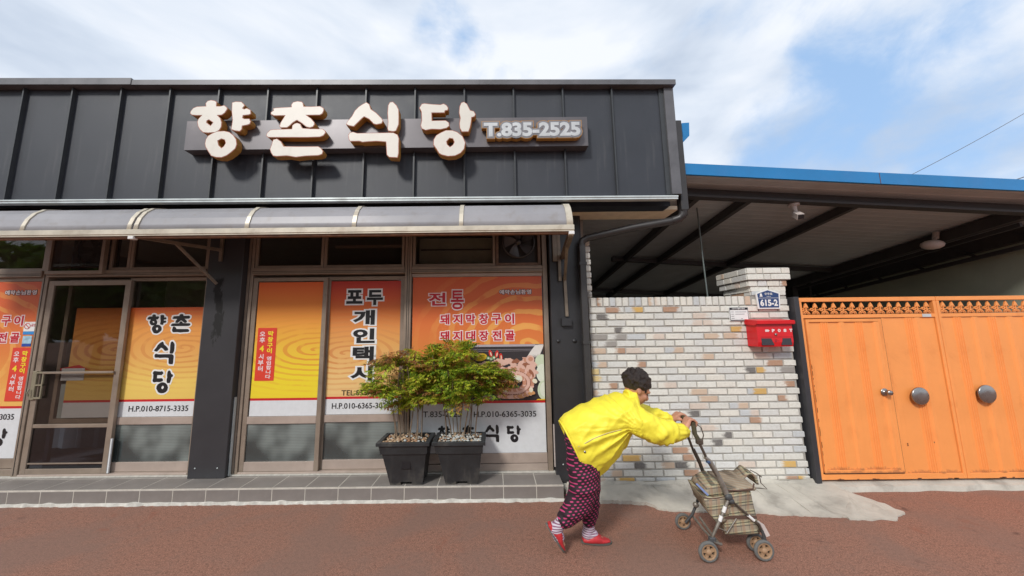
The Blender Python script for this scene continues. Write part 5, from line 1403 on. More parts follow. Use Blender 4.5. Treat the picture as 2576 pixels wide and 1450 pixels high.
# ------------------------------------------------------------ potted shrubs
def frustum(mb, b, t, mi=0, caps=(True, False)):
    """b, t: (x0, x1, y0, y1, z)"""
    v = []
    for (x0, x1, y0, y1, z) in (b, t): v += [(x0, y0, z), (x1, y0, z), (x1, y1, z), (x0, y1, z)]
    fs = [(0, 1, 5, 4), (1, 2, 6, 5), (2, 3, 7, 6), (3, 0, 4, 7)]
    if caps[0]: fs.append((3, 2, 1, 0))
    if caps[1]: fs.append((4, 5, 6, 7))
    mb.add(v, fs, mi)
def shrink(b, t, k):
    return tuple(p + (q - p) * k for p, q in zip(b, t))
def pot_plant(cx, label, seed, pebbles, xr, zr, tone, square):
    random.seed(seed)
    P = empty('potted_nandina', (cx, 3.46, 0.139), label, 'potted plant', 'potted shrubs on the tiled step')
    bcx = cx + .025
    bot = (bcx - .150, bcx + .150, 3.352, 3.580, 0.1395); top = (cx - .215, cx + .215, 3.300, 3.590, 0.500)
    mb = MB()
    # body as four legs of wall with notches cut in the foot
    foot = shrink(bot, top, 0.075)
    frustum(mb, foot, shrink(bot, top, 0.80), 0, (True, False))
    for (sx0, sx1) in ((0, .33), (.67, 1)):
        for (sy0, sy1) in ((0, .35), (.65, 1)):
            def sub(q): return (q[0] + (q[1] - q[0]) * sx0, q[0] + (q[1] - q[0]) * sx1, q[2] + (q[3] - q[2]) * sy0, q[2] + (q[3] - q[2]) * sy1, q[4])
            frustum(mb, sub(bot), sub(foot), 0, (True, False))
    w = shrink(bot, top, 0.80); w2 = (w[0] - .012, w[1] + .012, w[2] - .012, w[3] + .006, w[4] - .004)
    frustum(mb, w2, (top[0] - .008, top[1] + .008, top[2] - .012, top[3], top[4]), 0, (True, False))
    if square:
        q = shrink(bot, top, .52); mb.box(cx - .02, cx + .07, q[2] - .004, q[2] + .02, .285, .375, 1, bev=.004)
    mb.build('pot', [M['pot'], M['black']], P)
    mb = MB()
    ro = (cx - .245, cx + .245, 3.272, 3.600); ri = (cx - .205, cx + .205, 3.305, 3.580)
    z0, z1 = .500, .533
    for (a, b, c, d) in ((ro[0], ro[1], ro[2], ri[2]), (ro[0], ro[1], ri[3], ro[3]), (ro[0], ri[0], ri[2], ri[3]), (ri[1], ro[1], ri[2], ri[3])):
        mb.box(a, b, c, d, z0, z1 + (.0002 if a == ro[0] and b == ri[0] else 0), bev=.003)
    mb.build('rim', M['pot'], P)
    MB().add([(ri[0], ri[2], .50), (ri[1], ri[2], .50), (ri[1], ri[3], .50), (ri[0], ri[3], .50)], [(0, 1, 2, 3)]).build('soil', M['soil'], P)
    mb = MB()
    for i in range(230):
        x = random.uniform(ri[0] + .01, ri[1] - .01); y = random.uniform(ri[2] + .01, ri[3] - .01)
        mb.ball((x, y, .512 + random.random() * .016 + .012 * math.exp(-((x - cx) / .1) ** 2)), random.uniform(.009, .018), random.choices([0, 1, 2], pebbles)[0], 1, (1, random.uniform(.7, 1), random.uniform(.5, .8)), .3)
    mb.build('pebbles', [M['pebble_a'], M['pebble_b'], M['pebble_c']], P, kind='stuff')
    # stems
    tips = []
    st = []
    ns = 9
    for i in range(ns):
        bx = cx + (-.15 + .30 * (i + .5) / ns) + random.uniform(-.02, .02); by = random.uniform(3.36, 3.53)
        tx = xr[0] + (xr[1] - xr[0]) * (.22 + .56 * (i + .5) / ns) + random.uniform(-.05, .05); ty = 3.42 + random.uniform(-.12, .05)
        tz = zr[1] - random.uniform(.12, .38)
        pts = []
        for k in range(9):
            u = k / 8
            pts.append((bx + (tx - bx) * u ** 1.4 + .012 * math.sin(5 * u + i), by + (ty - by) * u + .01 * math.sin(7 * u + i * 2), .50 + (tz - .50) * u))
        rr = random.uniform(.005, .0085)
        MB().tube(pts, [rr * (1 - .55 * k / 8) for k in range(9)], 6).build('stem', M['stem'], P)
        tips.append(pts)
        if random.random() < .6:
            a = pts[3]; b = (a[0] + random.uniform(-.08, .08), a[1] + random.uniform(-.04, .03), a[2] + .2)
            MB().tube([a, ((a[0] + b[0]) / 2, (a[1] + b[1]) / 2, a[2] + .12), b], [rr * .6, rr * .5, rr * .3], 5).build('stem', M['stem'], P)
    # foliage: sprays of narrow leaflets
    mb = MB(); tw = MB()
    def leaflet(p, d, L, mi, droop):
        d = d.normalized(); s = d.cross(Vector((0, 0, 1)))
        if s.length < .1: s = Vector((1, 0, 0))
        s = (s.normalized() + Vector((0, 0, random.uniform(-.5, .5)))).normalized()
        w = L * random.uniform(.14, .21)
        mid = p + d * L * .45; tip = p + d * L + Vector((0, 0, -droop * L))
        n = d.cross(s).normalized() * w * .25
        mb.add([p, mid + s * w, tip, mid - s * w, mid - n], [(0, 1, 4), (1, 2, 4), (2, 3, 4), (3, 0, 4)], mi)
    cxx = (xr[0] + xr[1]) / 2; czz = (zr[0] + zr[1]) / 2
    hw = (xr[1] - xr[0]) / 2; hh = (zr[1] - zr[0]) / 2
    nspray = 290
    for i in range(nspray):
        # centre of the spray inside an uneven lens-shaped crown
        while True:
            a = random.uniform(-1, 1); b = random.uniform(-1, 1); c = random.uniform(-1, 1)
            if abs(a) ** 2.2 + abs(b) ** 2.2 * (.9 if b > 0 else 1.1) + c * c * .7 < 1: break
        px = cxx + a * hw * .86; pz = czz + b * hh * .86 - .05 * abs(a); py = 3.39 + c * .17
        if noise.noise(Vector((px * 4.2 + seed, py * 3, pz * 6.5))) < -.13: continue
        tn = tone(px, pz)
        pal = random.choices(['g', 'y', 'r'], tn)[0]
        dirx = (px - cx) * 1.2 + random.uniform(-.35, .35)
        D = Vector((dirx, (py - 3.44) * 1.5 + random.uniform(-.25, .15), random.uniform(-.1, .22))).normalized()
        L = random.uniform(.10, .19)
        p0 = Vector((px, py, pz)) - D * L * .5
        ns_ = 5
        prev = p0
        for k in range(ns_):
            u = (k + 1) / ns_
            q = p0 + D * L * u + Vector((0, 0, -.07 * u * u * L * 4))
            if q.y > 3.585: q.y = 3.585
            tw.tube([prev, q], .0013, 3, cap=False); prev = q
            side = D.cross(Vector((0, 0, 1))).normalized()
            for sgn in (-1, 1):
                pd = (side * sgn + D * .7 + Vector((0, 0, random.uniform(-.25, .1)))).normalized()
                pl = L * (.55 - .3 * abs(u - .5)) * random.uniform(.7, 1)
                for m_ in range(3):
                    r_ = q + pd * pl * (m_ + .5) / 3
                    for s2 in (-1, 1):
                        ld = (pd * .8 + side.cross(pd) * 0 + D * s2 * .8 + Vector((0, 0, random.uniform(-.35, .15)))).normalized()
                        mi = {'g': random.choices([0, 1, 2], (5, 2, 3))[0], 'y': random.choices([1, 4, 0], (5, 2, 2))[0], 'r': random.choices([3, 5, 4, 0], (5, 3, 1, 1))[0]}[pal]
                        e_ = r_ + ld * .03
                        if e_.y > 3.59: ld.y = -abs(ld.y)
                        leaflet(r_, ld, random.uniform(.028, .046), mi, random.uniform(0, .5))
                leaflet(q + pd * pl, pd, random.uniform(.025, .04), mi, .3)
    cr = mb.build('crown', [M['leaf_a'], M['leaf_b'], M['leaf_c'], M['leaf_d'], M['leaf_e'], M['leaf_f']], P)
    tw.build('twigs', M['stem'], cr)
def toneL(x, z):
    if z < .85: return (5, 3, 1.2)
    if z > 1.26: return (1.6, 2.5, 4)
    if x < -1.0: return (4, 2, 3)
    return (4, 4.5, 2.4)
def toneR(x, z):
    if x > .0: return (2, .8, 5)
    if z > 1.2: return (3, 6, 1.2)
    if x < -.45: return (5, 4, 1.4)
    return (4.5, 5, 1.4)
pot_plant(-.842, 'left black pot of nandina with tan pebbles and reddish leaf tips, on the tiled step', 5, (6, 1, 3), (-1.30, -.42), (.80, 1.44), toneL, True)
pot_plant(-.330, 'right black pot of nandina with pale grey pebbles and taller bright green crown', 9, (2, 7, 1), (-.84, .24), (.80, 1.53), toneR, False)

# ------------------------------------------------------------ person
def skin_mat():
    mt = pmat('tanned_skin', (0.50, 0.24, 0.155), 0.55, var=.12, scale=18, bump=.15, bscale=120)
    return mt
M['skin'] = skin_mat()
def limb(mb, pts, rs, seg=14):
    """tapered chain with rounded joints, merged later into one skin"""
    mb.tube(pts, rs, seg)
    for p, r in zip(pts, rs): mb.ball(p, r, sub=2)
PY = 2.64
PR = empty('person', (0.70, PY, 0.0), 'stooped person in a yellow jacket and pink dotted trousers pushing a pram-like walker', 'person')
bd = MB()
# torso, neck, head (bent forward, looking down the road)
limb(bd, [(0.66, PY, .70), (0.76, PY, .78), (0.90, PY, .875), (0.965, PY, .935)], [.10, .095, .09, .08])
limb(bd, [(0.96, PY, .945), (1.01, PY, 1.0), (1.04, PY, 1.05)], [.05, .045, .048])
H0 = Vector((1.065, PY, 1.09)); fd = Vector((.83, 0, -.56)).normalized(); ud = Vector((.56, 0, .83)).normalized(); sd = Vector((0, 1, 0))
hp = lambda a, b, c: H0 + fd * a + sd * b + ud * c
bd.ball(hp(-.01, 0, .03), .088, sub=3, sc=(1.05, .88, 1.05)); bd.ball(hp(.03, 0, -.03), .070, sub=3, sc=(1, .85, 1)); bd.ball(hp(.052, 0, -.072), .036, sub=2); bd.ball(hp(.022, 0, -.06), .05, sub=2)
bd.tube([hp(.080, 0, .02), hp(.104, 0, -.018), hp(.098, 0, -.03)], [.010, .0155, .014], 8); bd.ball(hp(.100, 0, -.022), .0155, sub=2)
for s_ in (-1, 1):
    bd.ball(hp(-.005, s_ * .078, -.005), .021, sub=2, sc=(.8, .4, 1.3)); bd.ball(hp(.062, s_ * .036, -.022), .024, sub=2); bd.ball(hp(.076, s_ * .03, .028), .016, sub=2, sc=(1, 1.3, .7))
bd.ball(hp(.083, 0, -.050), .014, sub=2, sc=(.8, 1.6, .6)); bd.ball(hp(.080, 0, -.062), .013, sub=2, sc=(.8, 1.4, .6))
# arms down to the wrists
near = [(0.965, 2.53, .92), (1.14, 2.455, .845), (1.315, 2.485, .822)]
far = [(0.985, 2.75, .93), (1.20, 2.83, .86), (1.395, 2.79, .825)]
limb(bd, near, [.048, .036, .029]); limb(bd, far, [.048, .036, .029])
def hand(w, knuck, grip, yspread, thumb_y):
    """w wrist, knuck centre of knuckles, grip = handle axis point the fingers close on"""
    w, k_, g_ = Vector(w), Vector(knuck), Vector(grip)
    for j in (-1, 0, 1):
        bd.tube([w + Vector((0, j * .010, 0)), w.lerp(k_, .55) + Vector((0, j * .02, .002)), k_ + Vector((0, j * .026, 0))], [.020, .018, .013], 10)
    bd.ball(w.lerp(k_, .6), .024, sub=2, sc=(1.1, 1.2, .8))
    lens = (.94, 1.05, 1.0, .84)
    for i in range(4):
        y = (i - 1.5) * .0185
        if yspread < 0: y = -y
        b = k_ + Vector((0, y, .002 * lens[i])); L = lens[i]
        v = g_ - k_
        p1 = g_ + Vector((.006 * L, y, .024)); p2 = g_ + Vector((.026 * L, y, .004)); p3 = g_ + Vector((.016, y, -.020 * L)); p4 = g_ + Vector((-.004, y, -.022 * L))
        bd.tube([b, p1, p2, p3, p4], [.0105, .0095, .009, .0082, .007], 8)
        for q, r in ((b, .0108), (p1, .0095), (p2, .009), (p4, .0072)): bd.ball(q, r, sub=1)
    t0 = w.lerp(k_, .35) + Vector((0, thumb_y * .024, -.004)); t1 = g_ + Vector((-.028, thumb_y * .040, -.008)); t2 = g_ + Vector((-.010, thumb_y * .036, -.022)); t3 = g_ + Vector((.010, thumb_y * .030, -.021))
    bd.tube([t0, t1, t2, t3], [.013, .0115, .010, .0085], 8)
    for q, r in ((t1, .0115), (t3, .0086)): bd.ball(q, r, sub=1)
GN, GFar = Vector((1.402, 2.535, .872)), Vector((1.468, 2.775, .852))
hand(near[2], (1.375, 2.530, .898), GN, 1, 1)
hand(far[2], (1.440, 2.775, .880), GFar, 1, -1)
# legs and feet
hipn, kneen, ankn = (0.645, 2.575, .68), (0.615, 2.56, .375), (0.435, 2.565, .185)
hipf, kneef, ankf = (0.665, 2.71, .68), (0.725, 2.71, .40), (0.680, 2.695, .095)
limb(bd, [hipn, kneen, ankn], [.075, .052, .032]); limb(bd, [hipf, kneef, ankf], [.075, .052, .032])
limb(bd, [ankn, (0.412, 2.567, .175), (0.437, 2.567, .11), (0.470, 2.567, .065)], [.030, .026, .020, .012])
limb(bd, [ankf, (0.665, 2.693, .052), (0.72, 2.692, .042), (0.77, 2.692, .036)], [.030, .026, .020, .012])
out = remeshed(bd, 'body', M['skin'], .0055, smooth_it=2)
body_o = out.build('body', M['skin'], PR)
# eyes and mouth
for s_ in (-1, 1):
    MB().ball(hp(.078, s_ * .033, .008), .0095, sub=2, sc=(.6, 1.1, .5)).build('eye', flat('dark_eye', (.02, .012, .01), .2), PR)
# hair: short dark perm
hr = MB()
random.seed(13)
hr.ball(hp(-.022, 0, .048), .092, sub=3, sc=(1.08, .98, 1.0))
for i in range(130):
    a = random.uniform(0, 6.283); b = random.uniform(-.35, 1.45)
    v = Vector((-math.cos(b) * math.cos(a) , math.cos(b) * math.sin(a), math.sin(b)))
    q = H0 + (fd * (v.x * .098 - .028) + sd * v.y * .092 + ud * (v.z * .096 + .046))
    if (q - H0).dot(fd) > .045 and (q - H0).dot(ud) < .055: continue
    hr.ball(q, random.uniform(.012, .02), sub=1)
out = remeshed(hr, 'hair', M['black'], .006, smooth_it=1)
hm = pmat('dark_brown_hair', (0.028, 0.018, 0.015), .55, var=.4, scale=60, bump=.9, bscale=220)
out.build('hair', hm, PR)

# jacket: loft of sections along the bent back, plus sleeves
jk = MB()
secs = [((.490, .862), (.682, .448), .150), ((.530, .905), (.735, .478), .178), ((.613, .948), (.815, .540), .188), ((.731, .992), (.915, .650), .185), ((.861, 1.028), (.995, .770), .180), ((.955, 1.045), (1.050, .860), .160), ((1.010, 1.045), (1.075, .925), .110), ((1.045, 1.035), (1.075, .975), .070)]
def loft(mb, secs, n=40, cap0=True):
    rings = []
    for i, (t, b, hwid) in enumerate(secs):
        t = Vector((t[0], 0, t[1])); b = Vector((b[0], 0, b[1])); c = (t + b) / 2; hv = (t - b) / 2
        ring = []
        for k in range(n):
            a = 2 * math.pi * k / n; ca, sa = math.cos(a), math.sin(a)
            ea = math.copysign(abs(ca) ** .85, ca); eb = math.copysign(abs(sa) ** .85, sa)
            # the flank hangs fuller towards the belly side
            wy = hwid * eb * (1.0 + .28 * ea - .10 * ea * ea)
            p = c + hv * ea + Vector((0, PY + wy, 0))
            ring.append(p)
        rings.append(ring)
    vs = [v for r_ in rings for v in r_]; ns = len(secs)
    mb.add(vs, [(i * n + k, i * n + (k + 1) % n, (i + 1) * n + (k + 1) % n, (i + 1) * n + k) for i in range(ns - 1) for k in range(n)], 0, True)
    mb.add(rings[0], [tuple(range(n))[::-1]]); mb.add(rings[-1], [tuple(range(n))])
loft(jk, secs)
limb(jk, [(0.945, 2.535, .925), (1.03, 2.48, .872), (1.13, 2.452, .836), (1.22, 2.458, .826), (1.28, 2.468, .826)], [.100, .090, .080, .068, .052], 18)
limb(jk, [(1.272, 2.468, .830), (1.305, 2.476, .825), (1.322, 2.482, .824)], [.050, .040, .037], 18)
limb(jk, [(0.975, 2.75, .945), (1.08, 2.80, .905), (1.20, 2.83, .868), (1.30, 2.815, .850)], [.095, .080, .066, .052], 18)
limb(jk, [(1.30, 2.815, .848), (1.35, 2.80, .838), (1.37, 2.797, .834)], [.052, .040, .037], 18)
jk.tube([(1.0, PY, 1.02), (1.045, PY, 1.035), (1.06, PY, 1.04)], [.075, .068, .062], 20)
out = remeshed(jk, 'jacket', M['skin'], .0075, smooth_it=5)
# wrinkles: creases fanning from the armpit plus gathers at the cuffs
arm = Vector((.99, 2.47, .86))
nv = []
for v in out.v:
    p = Vector(v); d = p - arm
    r_ = math.hypot(d.x, d.z); a = math.atan2(d.z, d.x)
    k = 0.0
    rid = lambda q: 1 - 2.2 * abs(noise.noise(q))
    fan = rid(Vector((a * 4.2, r_ * 3.0, p.y * 2.0))) * math.exp(-((r_ - .15) / .20) ** 2) * .016
    if p.x < 1.0: k += fan
    k += rid(Vector((p.x * 5 + p.z * 5, p.y * 5 + 7, p.z * 10 - p.x * 10))) * .009
    k += noise.noise(Vector((p.x * 9 + p.z * 6, p.y * 7, p.z * 15 - p.x * 8))) * .009
    k += abs(noise.noise(Vector((p.x * 20, p.y * 16, p.z * 26)))) * .0045
    if p.x > 1.24: k += math.sin(math.atan2(p.z - .825, p.y - (2.478 if p.y < 2.65 else 2.80)) * 13) * .0028
    if 1.02 < p.x < 1.24: k += rid(Vector((p.x * 26 + p.z * 14, p.y * 9, p.z * 9))) * .008
    cdir = Vector((0, p.y - PY, p.z - .75)); cdir = cdir.normalized() if cdir.length > .01 else Vector((0, 0, 1))
    if p.x > 1.05:
        ctr = Vector((p.x, 2.46 if p.y < 2.65 else 2.82, .84)); cdir = (p - ctr).normalized() if (p - ctr).length > .005 else cdir
    q = p + cdir * k
    nv.append(tuple(q))
out.v = nv
jmat = pmat('yellow_nylon', (0.88, 0.76, 0.06), 0.5, 0, .05, 5, .35, 16, spec=.3)
jo = out.build('jacket', jmat, PR)
jmat2 = flat('orange_yellow_hem', (0.72, .42, .035), .5)
hemp = []
for k in range(29):
    a = 2 * math.pi * k / 28; t, b, hw_ = secs[0]
    ca, sa = math.cos(a), math.sin(a); c = Vector(((t[0] + b[0]) / 2, 0, (t[1] + b[1]) / 2)); hv = Vector(((t[0] - b[0]) / 2, 0, (t[1] - b[1]) / 2))
    hemp.append(c + hv * math.copysign(abs(ca) ** .85, ca) * .99 + Vector((-.002, PY + hw_ * math.copysign(abs(sa) ** .85, sa) * (1 + .28 * ca - .10 * ca * ca) * .98, 0)))
MB().tube(hemp, .0075, 8).build('hem', jmat, jo)
# piping and stud lie on the near flank
def flank(x, z):
    """depth of the near side of the jacket at (x, z)"""
    from mathutils.bvhtree import BVHTree
    global _bvh
    if '_bvh' not in globals(): _bvh = BVHTree.FromPolygons([Vector(v) for v in nv], out.f)
    h = _bvh.ray_cast(Vector((x, 1.8, z)), Vector((0, 1, 0)))
    return h[0].y if h[0] else 2.47
pp = [(.572, .742), (.62, .770), (.67, .797), (.72, .818), (.77, .833), (.82, .843), (.87, .852)]
MB().tube([(x, flank(x, z) - .001, z) for x, z in pp], .0035, 6).build('piping', pmat('grey_piping', (.55, .46, .22), .5), jo)
yy = flank(.618, .705); MB().lathe_y([(0, yy - .005), (.008, yy - .004), (.009, yy)], .618, .705, 12).build('stud', M['stainless'], jo)

# trousers
tr = MB()
limb(tr, [(.640, 2.612, .72), (.636, 2.595, .60), (.625, 2.57, .45), (.600, 2.565, .36)], [.122, .118, .106, .094], 20)
limb(tr, [(.600, 2.565, .36), (.545, 2.565, .29), (.490, 2.565, .235), (.470, 2.565, .215)], [.094, .080, .062, .046], 20)
limb(tr, [(.655, 2.70, .74), (.68, 2.70, .60), (.695, 2.705, .45), (.700, 2.705, .36)], [.118, .105, .088, .080], 20)
limb(tr, [(.700, 2.705, .36), (.695, 2.70, .25), (.684, 2.695, .165), (.682, 2.695, .145)], [.080, .070, .056, .046], 20)
limb(tr, [(.618, PY, .765), (.65, PY, .70)], [.108, .125], 20)
out = remeshed(tr, 'trousers', M['skin'], .0075, smooth_it=3)
nv2 = []
for v in out.v:
    p = Vector(v)
    k = noise.noise(Vector((p.x * 7, p.y * 7, p.z * 22))) * .010 + noise.noise(p * 18) * .004
    if p.z < .30: k += math.sin(p.z * 110 + p.x * 40 + 3 * noise.noise(p * 9)) * .004
    c = Vector((p.x, PY, p.z)); cd = Vector((p.x - .64, p.y - PY, 0)); cd = cd.normalized() if cd.length > .01 else Vector((0, 1, 0))
    nv2.append(tuple(p + cd * k))
out.v = nv2
def dots_mat():
    mt = bpy.data.materials.new('black_cloth_pink_dots'); mt.use_nodes = True
    t = NT(mt.node_tree); tc = t.n('ShaderNodeTexCoord'); sp = t.n('ShaderNodeSeparateXYZ')
    # warp so that the rows follow the folds
    wn = t.n('ShaderNodeTexNoise'); wn.inputs['Scale'].default_value = 6.0; t.put(wn.inputs['Vector'], tc.outputs['Object'])
    wv = t.n('ShaderNodeVectorMath', operation='MULTIPLY_ADD'); t.put(wv.inputs[0], wn.outputs['Color']); wv.inputs[1].default_value = (.018, .018, .018); t.put(wv.inputs[2], tc.outputs['Object'])
    t.put(sp.inputs[0], wv.outputs[0])
    u = t.math('DIVIDE', t.math('ADD', sp.outputs[0], t.math('MULTIPLY', sp.outputs[1], 0.45)), 0.0300)
    z = t.math('ADD', sp.outputs[2], t.math('MULTIPLY', sp.outputs[0], -0.25))
    v = t.math('DIVIDE', z, 0.0185)
    row = t.math('FLOOR', v)
    sh = t.math('MULTIPLY', t.math('MODULO', t.math('ABSOLUTE', row), 2.0), 0.5)
    fu = t.math('SUBTRACT', t.math('FRACT', t.math('ADD', u, sh)), 0.5); fv = t.math('SUBTRACT', t.math('FRACT', v), 0.5)
    d = t.math('ADD', t.math('POWER', t.math('ABSOLUTE', t.math('DIVIDE', fu, .25)), 2.4), t.math('POWER', t.math('ABSOLUTE', t.math('DIVIDE', fv, .24)), 2.4))
    mk = t.rng(d, 1.25, .75, 0, 1)
    c = t.mix(mk, (.020, .008, .014), (.50, .045, .16))
    b = t.n('ShaderNodeBsdfPrincipled'); t.put(b.inputs['Base Color'], c); b.inputs['Roughness'].default_value = .75
    o = t.n('ShaderNodeOutputMaterial'); t.put(o.inputs[0], b.outputs[0]); return mt
out.build('trousers', dots_mat(), PR)
# socks
def sock_mat():
    mt = bpy.data.materials.new('striped_sock_knit'); mt.use_nodes = True
    t = NT(mt.node_tree); tc = t.n('ShaderNodeTexCoord'); sp = t.n('ShaderNodeSeparateXYZ'); t.put(sp.inputs[0], tc.outputs['Object'])
    s = t.math('SINE', t.math('MULTIPLY', sp.outputs[2], 420.0))
    c = t.mix(t.rng(s, -.1, .3, 0, 1), (.55, .50, .56), (.22, .10, .16))
    c = t.mix(t.rng(t.noise(tc.outputs['Object'], 10), .5, .6), c, (.42, .32, .44))
    b = t.n('ShaderNodeBsdfPrincipled'); t.put(b.inputs['Base Color'], c); b.inputs['Roughness'].default_value = .9
    o = t.n('ShaderNodeOutputMaterial'); t.put(o.inputs[0], b.outputs[0]); return mt
skm = sock_mat()
s1 = MB(); limb(s1, [(.475, 2.565, .225), (.440, 2.565, .19), (.412, 2.565, .172), (.437, 2.565, .115)], [.040, .041, .044, .040], 16)
remeshed(s1, 's', skm, .006).build('sock', skm, PR)
s1 = MB(); limb(s1, [(.682, 2.695, .16), (.680, 2.695, .10), (.668, 2.695, .062), (.71, 2.693, .058)], [.040, .042, .042, .038], 16)
remeshed(s1, 's', skm, .006).build('sock', skm, PR)
# shoes
shm = pmat('red_cloth_shoe', (.50, .028, .035), .55, var=.15, scale=25, bump=.2, bscale=90)
som = pmat('grey_rubber_sole', (.10, .10, .09), .7)
def shoe(axis, up, heel, seedy):
    axis = Vector(axis).normalized(); up = Vector(up).normalized(); sdv = axis.cross(up); h = Vector(heel)
    P_ = lambda a, b, c: h + axis * a + sdv * b + up * c
    s = MB()
    for i in range(15):   # overlapping cross-sections from heel to toe give one smooth upper
        u = i / 14; a = .018 + .178 * u
        wd_s = .030 + .013 * math.sin(math.pi * min(1, u * 1.15)) - .010 * max(0, u - .85) / .15
        ht = (.026 + .030 * math.exp(-((u - .42) / .20) ** 2)) * (1 - .42 * max(0, u - .62) / .38)
        q = P_(a, 0, .010 + ht * .45); s.tube([q - sdv * (wd_s - ht * .5), q + sdv * (wd_s - ht * .5)], ht * .58, 14); s.ball(q - sdv * (wd_s - ht * .5), ht * .58, sub=2); s.ball(q + sdv * (wd_s - ht * .5), ht * .58, sub=2)
    sh = remeshed(s, 'shoe', shm, .005, smooth_it=4).build('shoe', shm, PR)
    so = MB(); n = 24; top = []; bot = []
    for k in range(n):
        a = 2 * math.pi * k / n; x = .105 + .112 * math.cos(a); w = (.037 + .008 * math.cos(a)) * math.sin(a)
        top.append(P_(x, w, .012)); bot.append(P_(x, w * .98, .0))
    so.add(top + bot, [tuple(range(n)), tuple(range(2 * n - 1, n - 1, -1))] + [(i, n + i, n + (i + 1) % n, (i + 1) % n) for i in range(n)])
    so.build('sole', som, sh)
shoe((1, 0, -.03), (.03, 0, 1), (.625, 2.692, .008), 0)
shoe((.54, 0, -.84), (.84, 0, .54), (.350, 2.567, .198), 1)

# ------------------------------------------------------------ stroller used as a walker
ST = empty('stroller', (1.62, 2.67, 0.0), 'worn folding pushchair with brown tartan cloth and tan wheels, pushed by the stooped person', 'stroller')
fm = pmat('grimy_grey_tube', (.27, .25, .22), .45, .5, .3, 30, dirt=(.10, .07, .045), dscale=8, damt=.6)
bm_ = pmat('brown_tube', (.085, .065, .05), .5, .2, .3, 30)
foam = pmat('olive_foam_grip', (.085, .075, .042), .9, var=.25, scale=40, bump=.5)
dk = pmat('dark_plastic_joint', (.06, .062, .065), .5)
YN, YFr = 2.495, 2.815
def plaid():
    mt = bpy.data.materials.new('brown_tartan_cloth'); mt.use_nodes = True
    t = NT(mt.node_tree); tc = t.n('ShaderNodeTexCoord'); sp = t.n('ShaderNodeSeparateXYZ'); t.put(sp.inputs[0], tc.outputs['Object'])
    def bands(v, per, w, ph=0.0):
        f_ = t.math('FRACT', t.math('ADD', t.math('DIVIDE', v, per), ph)); return t.rng(t.math('ABSOLUTE', t.math('SUBTRACT', f_, .5)), w + .03, w, 0, 1)
    z = t.math('ADD', sp.outputs[2], t.math('MULTIPLY', sp.outputs[0], -.10)); x = t.math('ADD', sp.outputs[0], t.math('MULTIPLY', sp.outputs[1], .9))
    n = t.noise(tc.outputs['Object'], 14, 4)
    c = t.ramp(n, [(.3, (.27, .225, .165)), (.7, (.38, .32, .235))])
    c = t.mix(t.math('MULTIPLY', bands(z, .062, .17), .75), c, (.46, .43, .27))
    c = t.mix(t.math('MULTIPLY', bands(z, .062, .045), .85), c, (.055, .06, .05))
    c = t.mix(t.math('MULTIPLY', bands(z, .062, .03, .32), .8), c, (.055, .06, .05))
    c = t.mix(t.math('MULTIPLY', bands(x, .055, .16), .45), c, (.30, .16, .09))
    c = t.mix(t.math('MULTIPLY', bands(x, .055, .03, .3), .45), c, (.07, .06, .05))
    b = t.n('ShaderNodeBsdfPrincipled'); t.put(b.inputs['Base Color'], c); b.inputs['Roughness'].default_value = .9
    o = t.n('ShaderNodeOutputMaterial'); t.put(o.inputs[0], b.outputs[0]); return mt
pl = plaid(); trim = pmat('brown_binding', (.10, .055, .04), .8)
def wheel(cx, cy, r, name='wheel'):
    cz = r + .001
    mb = MB(); prof = []
    for k in range(13):
        a = 2 * math.pi * k / 12; prof.append((r - .011 + .011 * math.cos(a), cy + .011 * math.sin(a)))
    mb.lathe_y(prof, cx, cz, 32)
    w = mb.build(name, pmat('grey_rubber_tyre', (.13, .13, .125), .8, var=.2, scale=40), ST, origin=(cx, cy, cz))
    mb = MB(); mb.lathe_y([(r - .018, cy - .010), (r - .026, cy - .011), (r - .028, cy + .008), (r - .018, cy + .010), (r - .018, cy - .010)], cx, cz, 32)
    mb.lathe_y([(0, cy - .014), (.014, cy - .014), (.019, cy - .008), (.019, cy + .010)], cx, cz, 20)
    for k in range(5):
        a = 2 * math.pi * k / 5 + .4; c, s = math.cos(a), math.sin(a)
        q = [(.015, -.30), (.015, .30), (r - .024, .34), (r - .024, -.34)]
        pts = []
        for rr, da in ((.016, -.55), (.016, .55), (r - .025, .24), (r - .025, -.24)):
            pts.append((cx + rr * math.cos(a + da), cz + rr * math.sin(a + da)))
        mb.prism_y(pts[::-1], cy - .008, cy + .004)
    mb.build('rim', pmat('tan_wheel_plastic', (.36, .225, .13), .6, var=.18, scale=25, dirt=(.18, .12, .08), dscale=12, damt=.5), w)
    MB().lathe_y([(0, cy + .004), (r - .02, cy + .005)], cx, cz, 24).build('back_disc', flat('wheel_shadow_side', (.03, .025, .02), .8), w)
    return w
wheel(1.408, 2.470, .066); wheel(1.782, 2.478, .066); wheel(1.448, 2.850, .060); wheel(1.800, 2.575, .062);
wheel(1.850, 2.800, .062)
